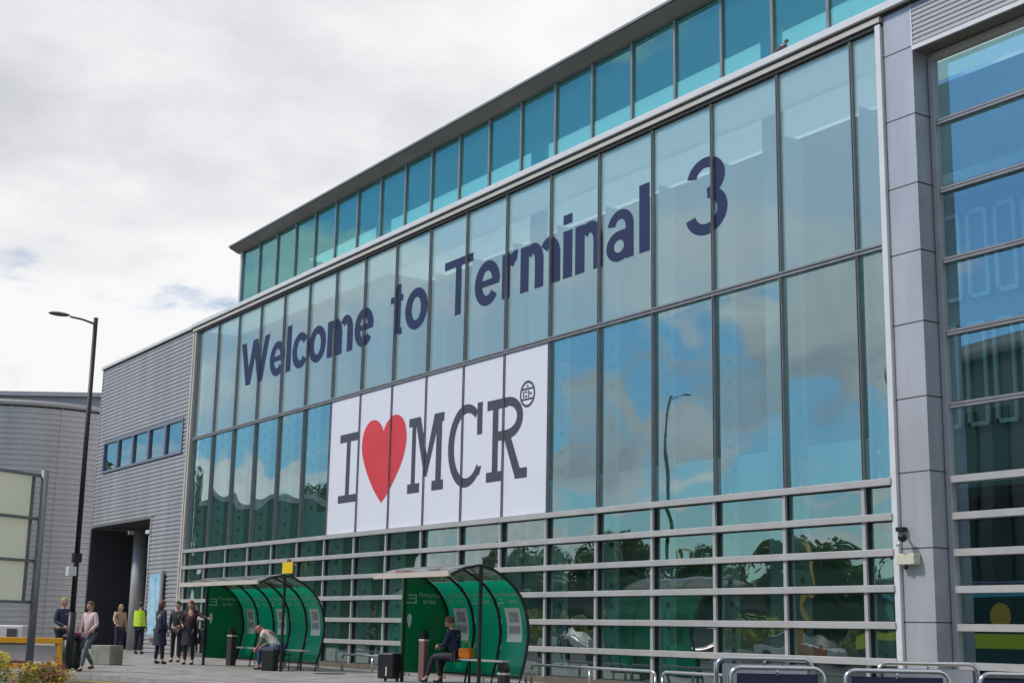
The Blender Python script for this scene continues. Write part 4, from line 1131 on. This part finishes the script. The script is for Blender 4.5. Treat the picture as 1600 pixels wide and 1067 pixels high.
MB().box(-36, 30, -6, 6, 0, 5.2).build('wall', m_conc, lw); MB().box(-36.5, 30.5, -6.4, 6.4, 5.2, 5.6).build('roof', m_rib, lw)
for i in range(22): MB().box(-34 + i * 2.9, -32.2 + i * 2.9, 6.003, 6.02, 1.2, 3.6).build('window', m_dk0, lw)
hg = MB(); rh = random.Random(4)
for i in range(9000):
    t = rh.random(); p = Vector((-108 + 60 * t, -16 - 22 * t, -.1)) + Vector((rh.gauss(0, .7), rh.gauss(0, .7), rh.random() ** .7 * (1.9 + .5 * math.sin(t * 60))))
    u = Vector((rh.gauss(0, 1), rh.gauss(0, 1), rh.gauss(0, .6))).normalized(); v = u.cross(Vector((rh.random(), rh.random(), 1))).normalized(); q = .25 * (.6 + .8 * rh.random())
    hg.face([p - u * q, p - v * q * .6, p + u * q, p + v * q * .6])
o = hg.build('hedge', mat('hedge_leaf', (.12, .17, .03), .6, col2=(.30, .36, .05), vscale=1.2, trans=((.35, .42, .06), .45)), recalc=False); tag(o, 'long leafy hedge along the far side of the road, mirrored in the low panes', 'hedge')
# patrol coach across the road, mirrored low on the right
m_lime = mat('lime_paint', (.80, .92, .01), .35); m_dk = mat('coach_glass', (.012, .03, .03), .12); m_teal = mat('teal_disc', (.02, .42, .30), .4); m_lb = mat('light_blue', (.10, .45, .70), .4)
def coach(loc, rz, label):
    e = empty('coach', loc, rz, label, 'coach')
    MB().box(-5, 5, -1.2, 1.2, .35, 2.95).build('body', mat('coach_dark', (.02, .045, .045), .3), e, .12)
    MB().box(-5.0, 5.0, 1.205, 1.215, .95, 1.38).build('lime_band', m_lime, e)
    MB().box(-4.2, 4.9, 1.205, 1.216, 2.50, 2.66).build('blue_band', m_lb, e)
    for i in range(6): MB().box(-4.6 + i * 1.55, -3.2 + i * 1.55, 1.206, 1.217, 1.5, 2.42).build('window', m_dk, e, .02)
    for xx in (-3.2, 3.4):
        for yy in (-1.0, 1.0): MB().tube([(xx, yy - .18, .48), (xx, yy + .18, .48)], .48, 20).build('wheel', m_black, e)
    b = MB().tube([(-.3, 1.22, 1.90), (-.3, 1.24, 1.90)], .42, 20); b.build('round_emblem', mat('emblem_yellow', (.72, .45, .02), .4), e)
    b = MB().tube([(-4.0, 1.22, 1.95), (-4.0, 1.24, 1.95)], .30, 20); b.build('round_emblem', m_teal, e)
def car(loc, rz, col, label):
    e = empty('parked_car', loc, rz, label, 'car', 'cars parked across the road')
    m_ = mat('car_paint_%d' % len(_mc), col, .25); _mc[label] = m_
    lo = [(-2.1, .30), (2.1, .30), (2.15, .62), (1.95, .82), (1.15, .92), (-1.75, .98), (-2.12, .85), (-2.15, .5)]
    MB().prism(lo, lambda p: (p[0], -.85, p[1]), lambda p: (p[0], .85, p[1])).build('body', m_, e, .06)
    MB().prism([(1.1, .93), (-1.7, .985), (-1.3, 1.42), (.25, 1.44)], lambda p: (p[0], -.80 + (p[1] - .93) * .35, p[1]), lambda p: (p[0], .80 - (p[1] - .93) * .35, p[1])).build('window', m_dk0, e, .03)
    MB().prism([(-1.32, 1.425), (.27, 1.445), (.1, 1.49), (-1.15, 1.48)], lambda p: (p[0], -.60, p[1]), lambda p: (p[0], .60, p[1])).build('roof', m_, e, .02)
    for xx in (-1.3, 1.35):
        for yy in (-.78, .78): MB().tube([(xx, yy - .1, .31), (xx, yy + .1, .31)], .31, 16).build('wheel', m_black, e)
    for yy in (-.6, .6): MB().box(2.12, 2.17, yy - .15, yy + .15, .62, .74).build('headlight', m_lamp, e)
car((-44, -8.2, -.12), 0, (.65, .66, .68), 'silver parked car, nearest of those mirrored in the low panes')
car((-52, -8.0, -.12), R(180), (.25, .02, .02), 'dark red parked car mirrored in the low panes')
car((-61, -8.4, -.12), 0, (.75, .75, .74), 'white parked car mirrored below the banner')
car((-70, -8.1, -.12), R(180), (.03, .05, .14), 'navy parked car, farthest of those mirrored in the low panes')
coach((-27.5, -.9, -.12), 0, 'lime striped dark coach mirrored in the lower right panes')
yp = empty('height_post', (-36.9, -1.6, -.12), 0, 'slim yellow post mirrored beside the coach', 'post')
MB().tube([(0, 0, 0), (0, 0, 4.4)], .09, 10).build('post', m_yel, yp); MB().box(-.2, .2, -.2, .2, 0, .9).build('base', mat('orange_paint', (.6, .16, .01), .5), yp, .02)
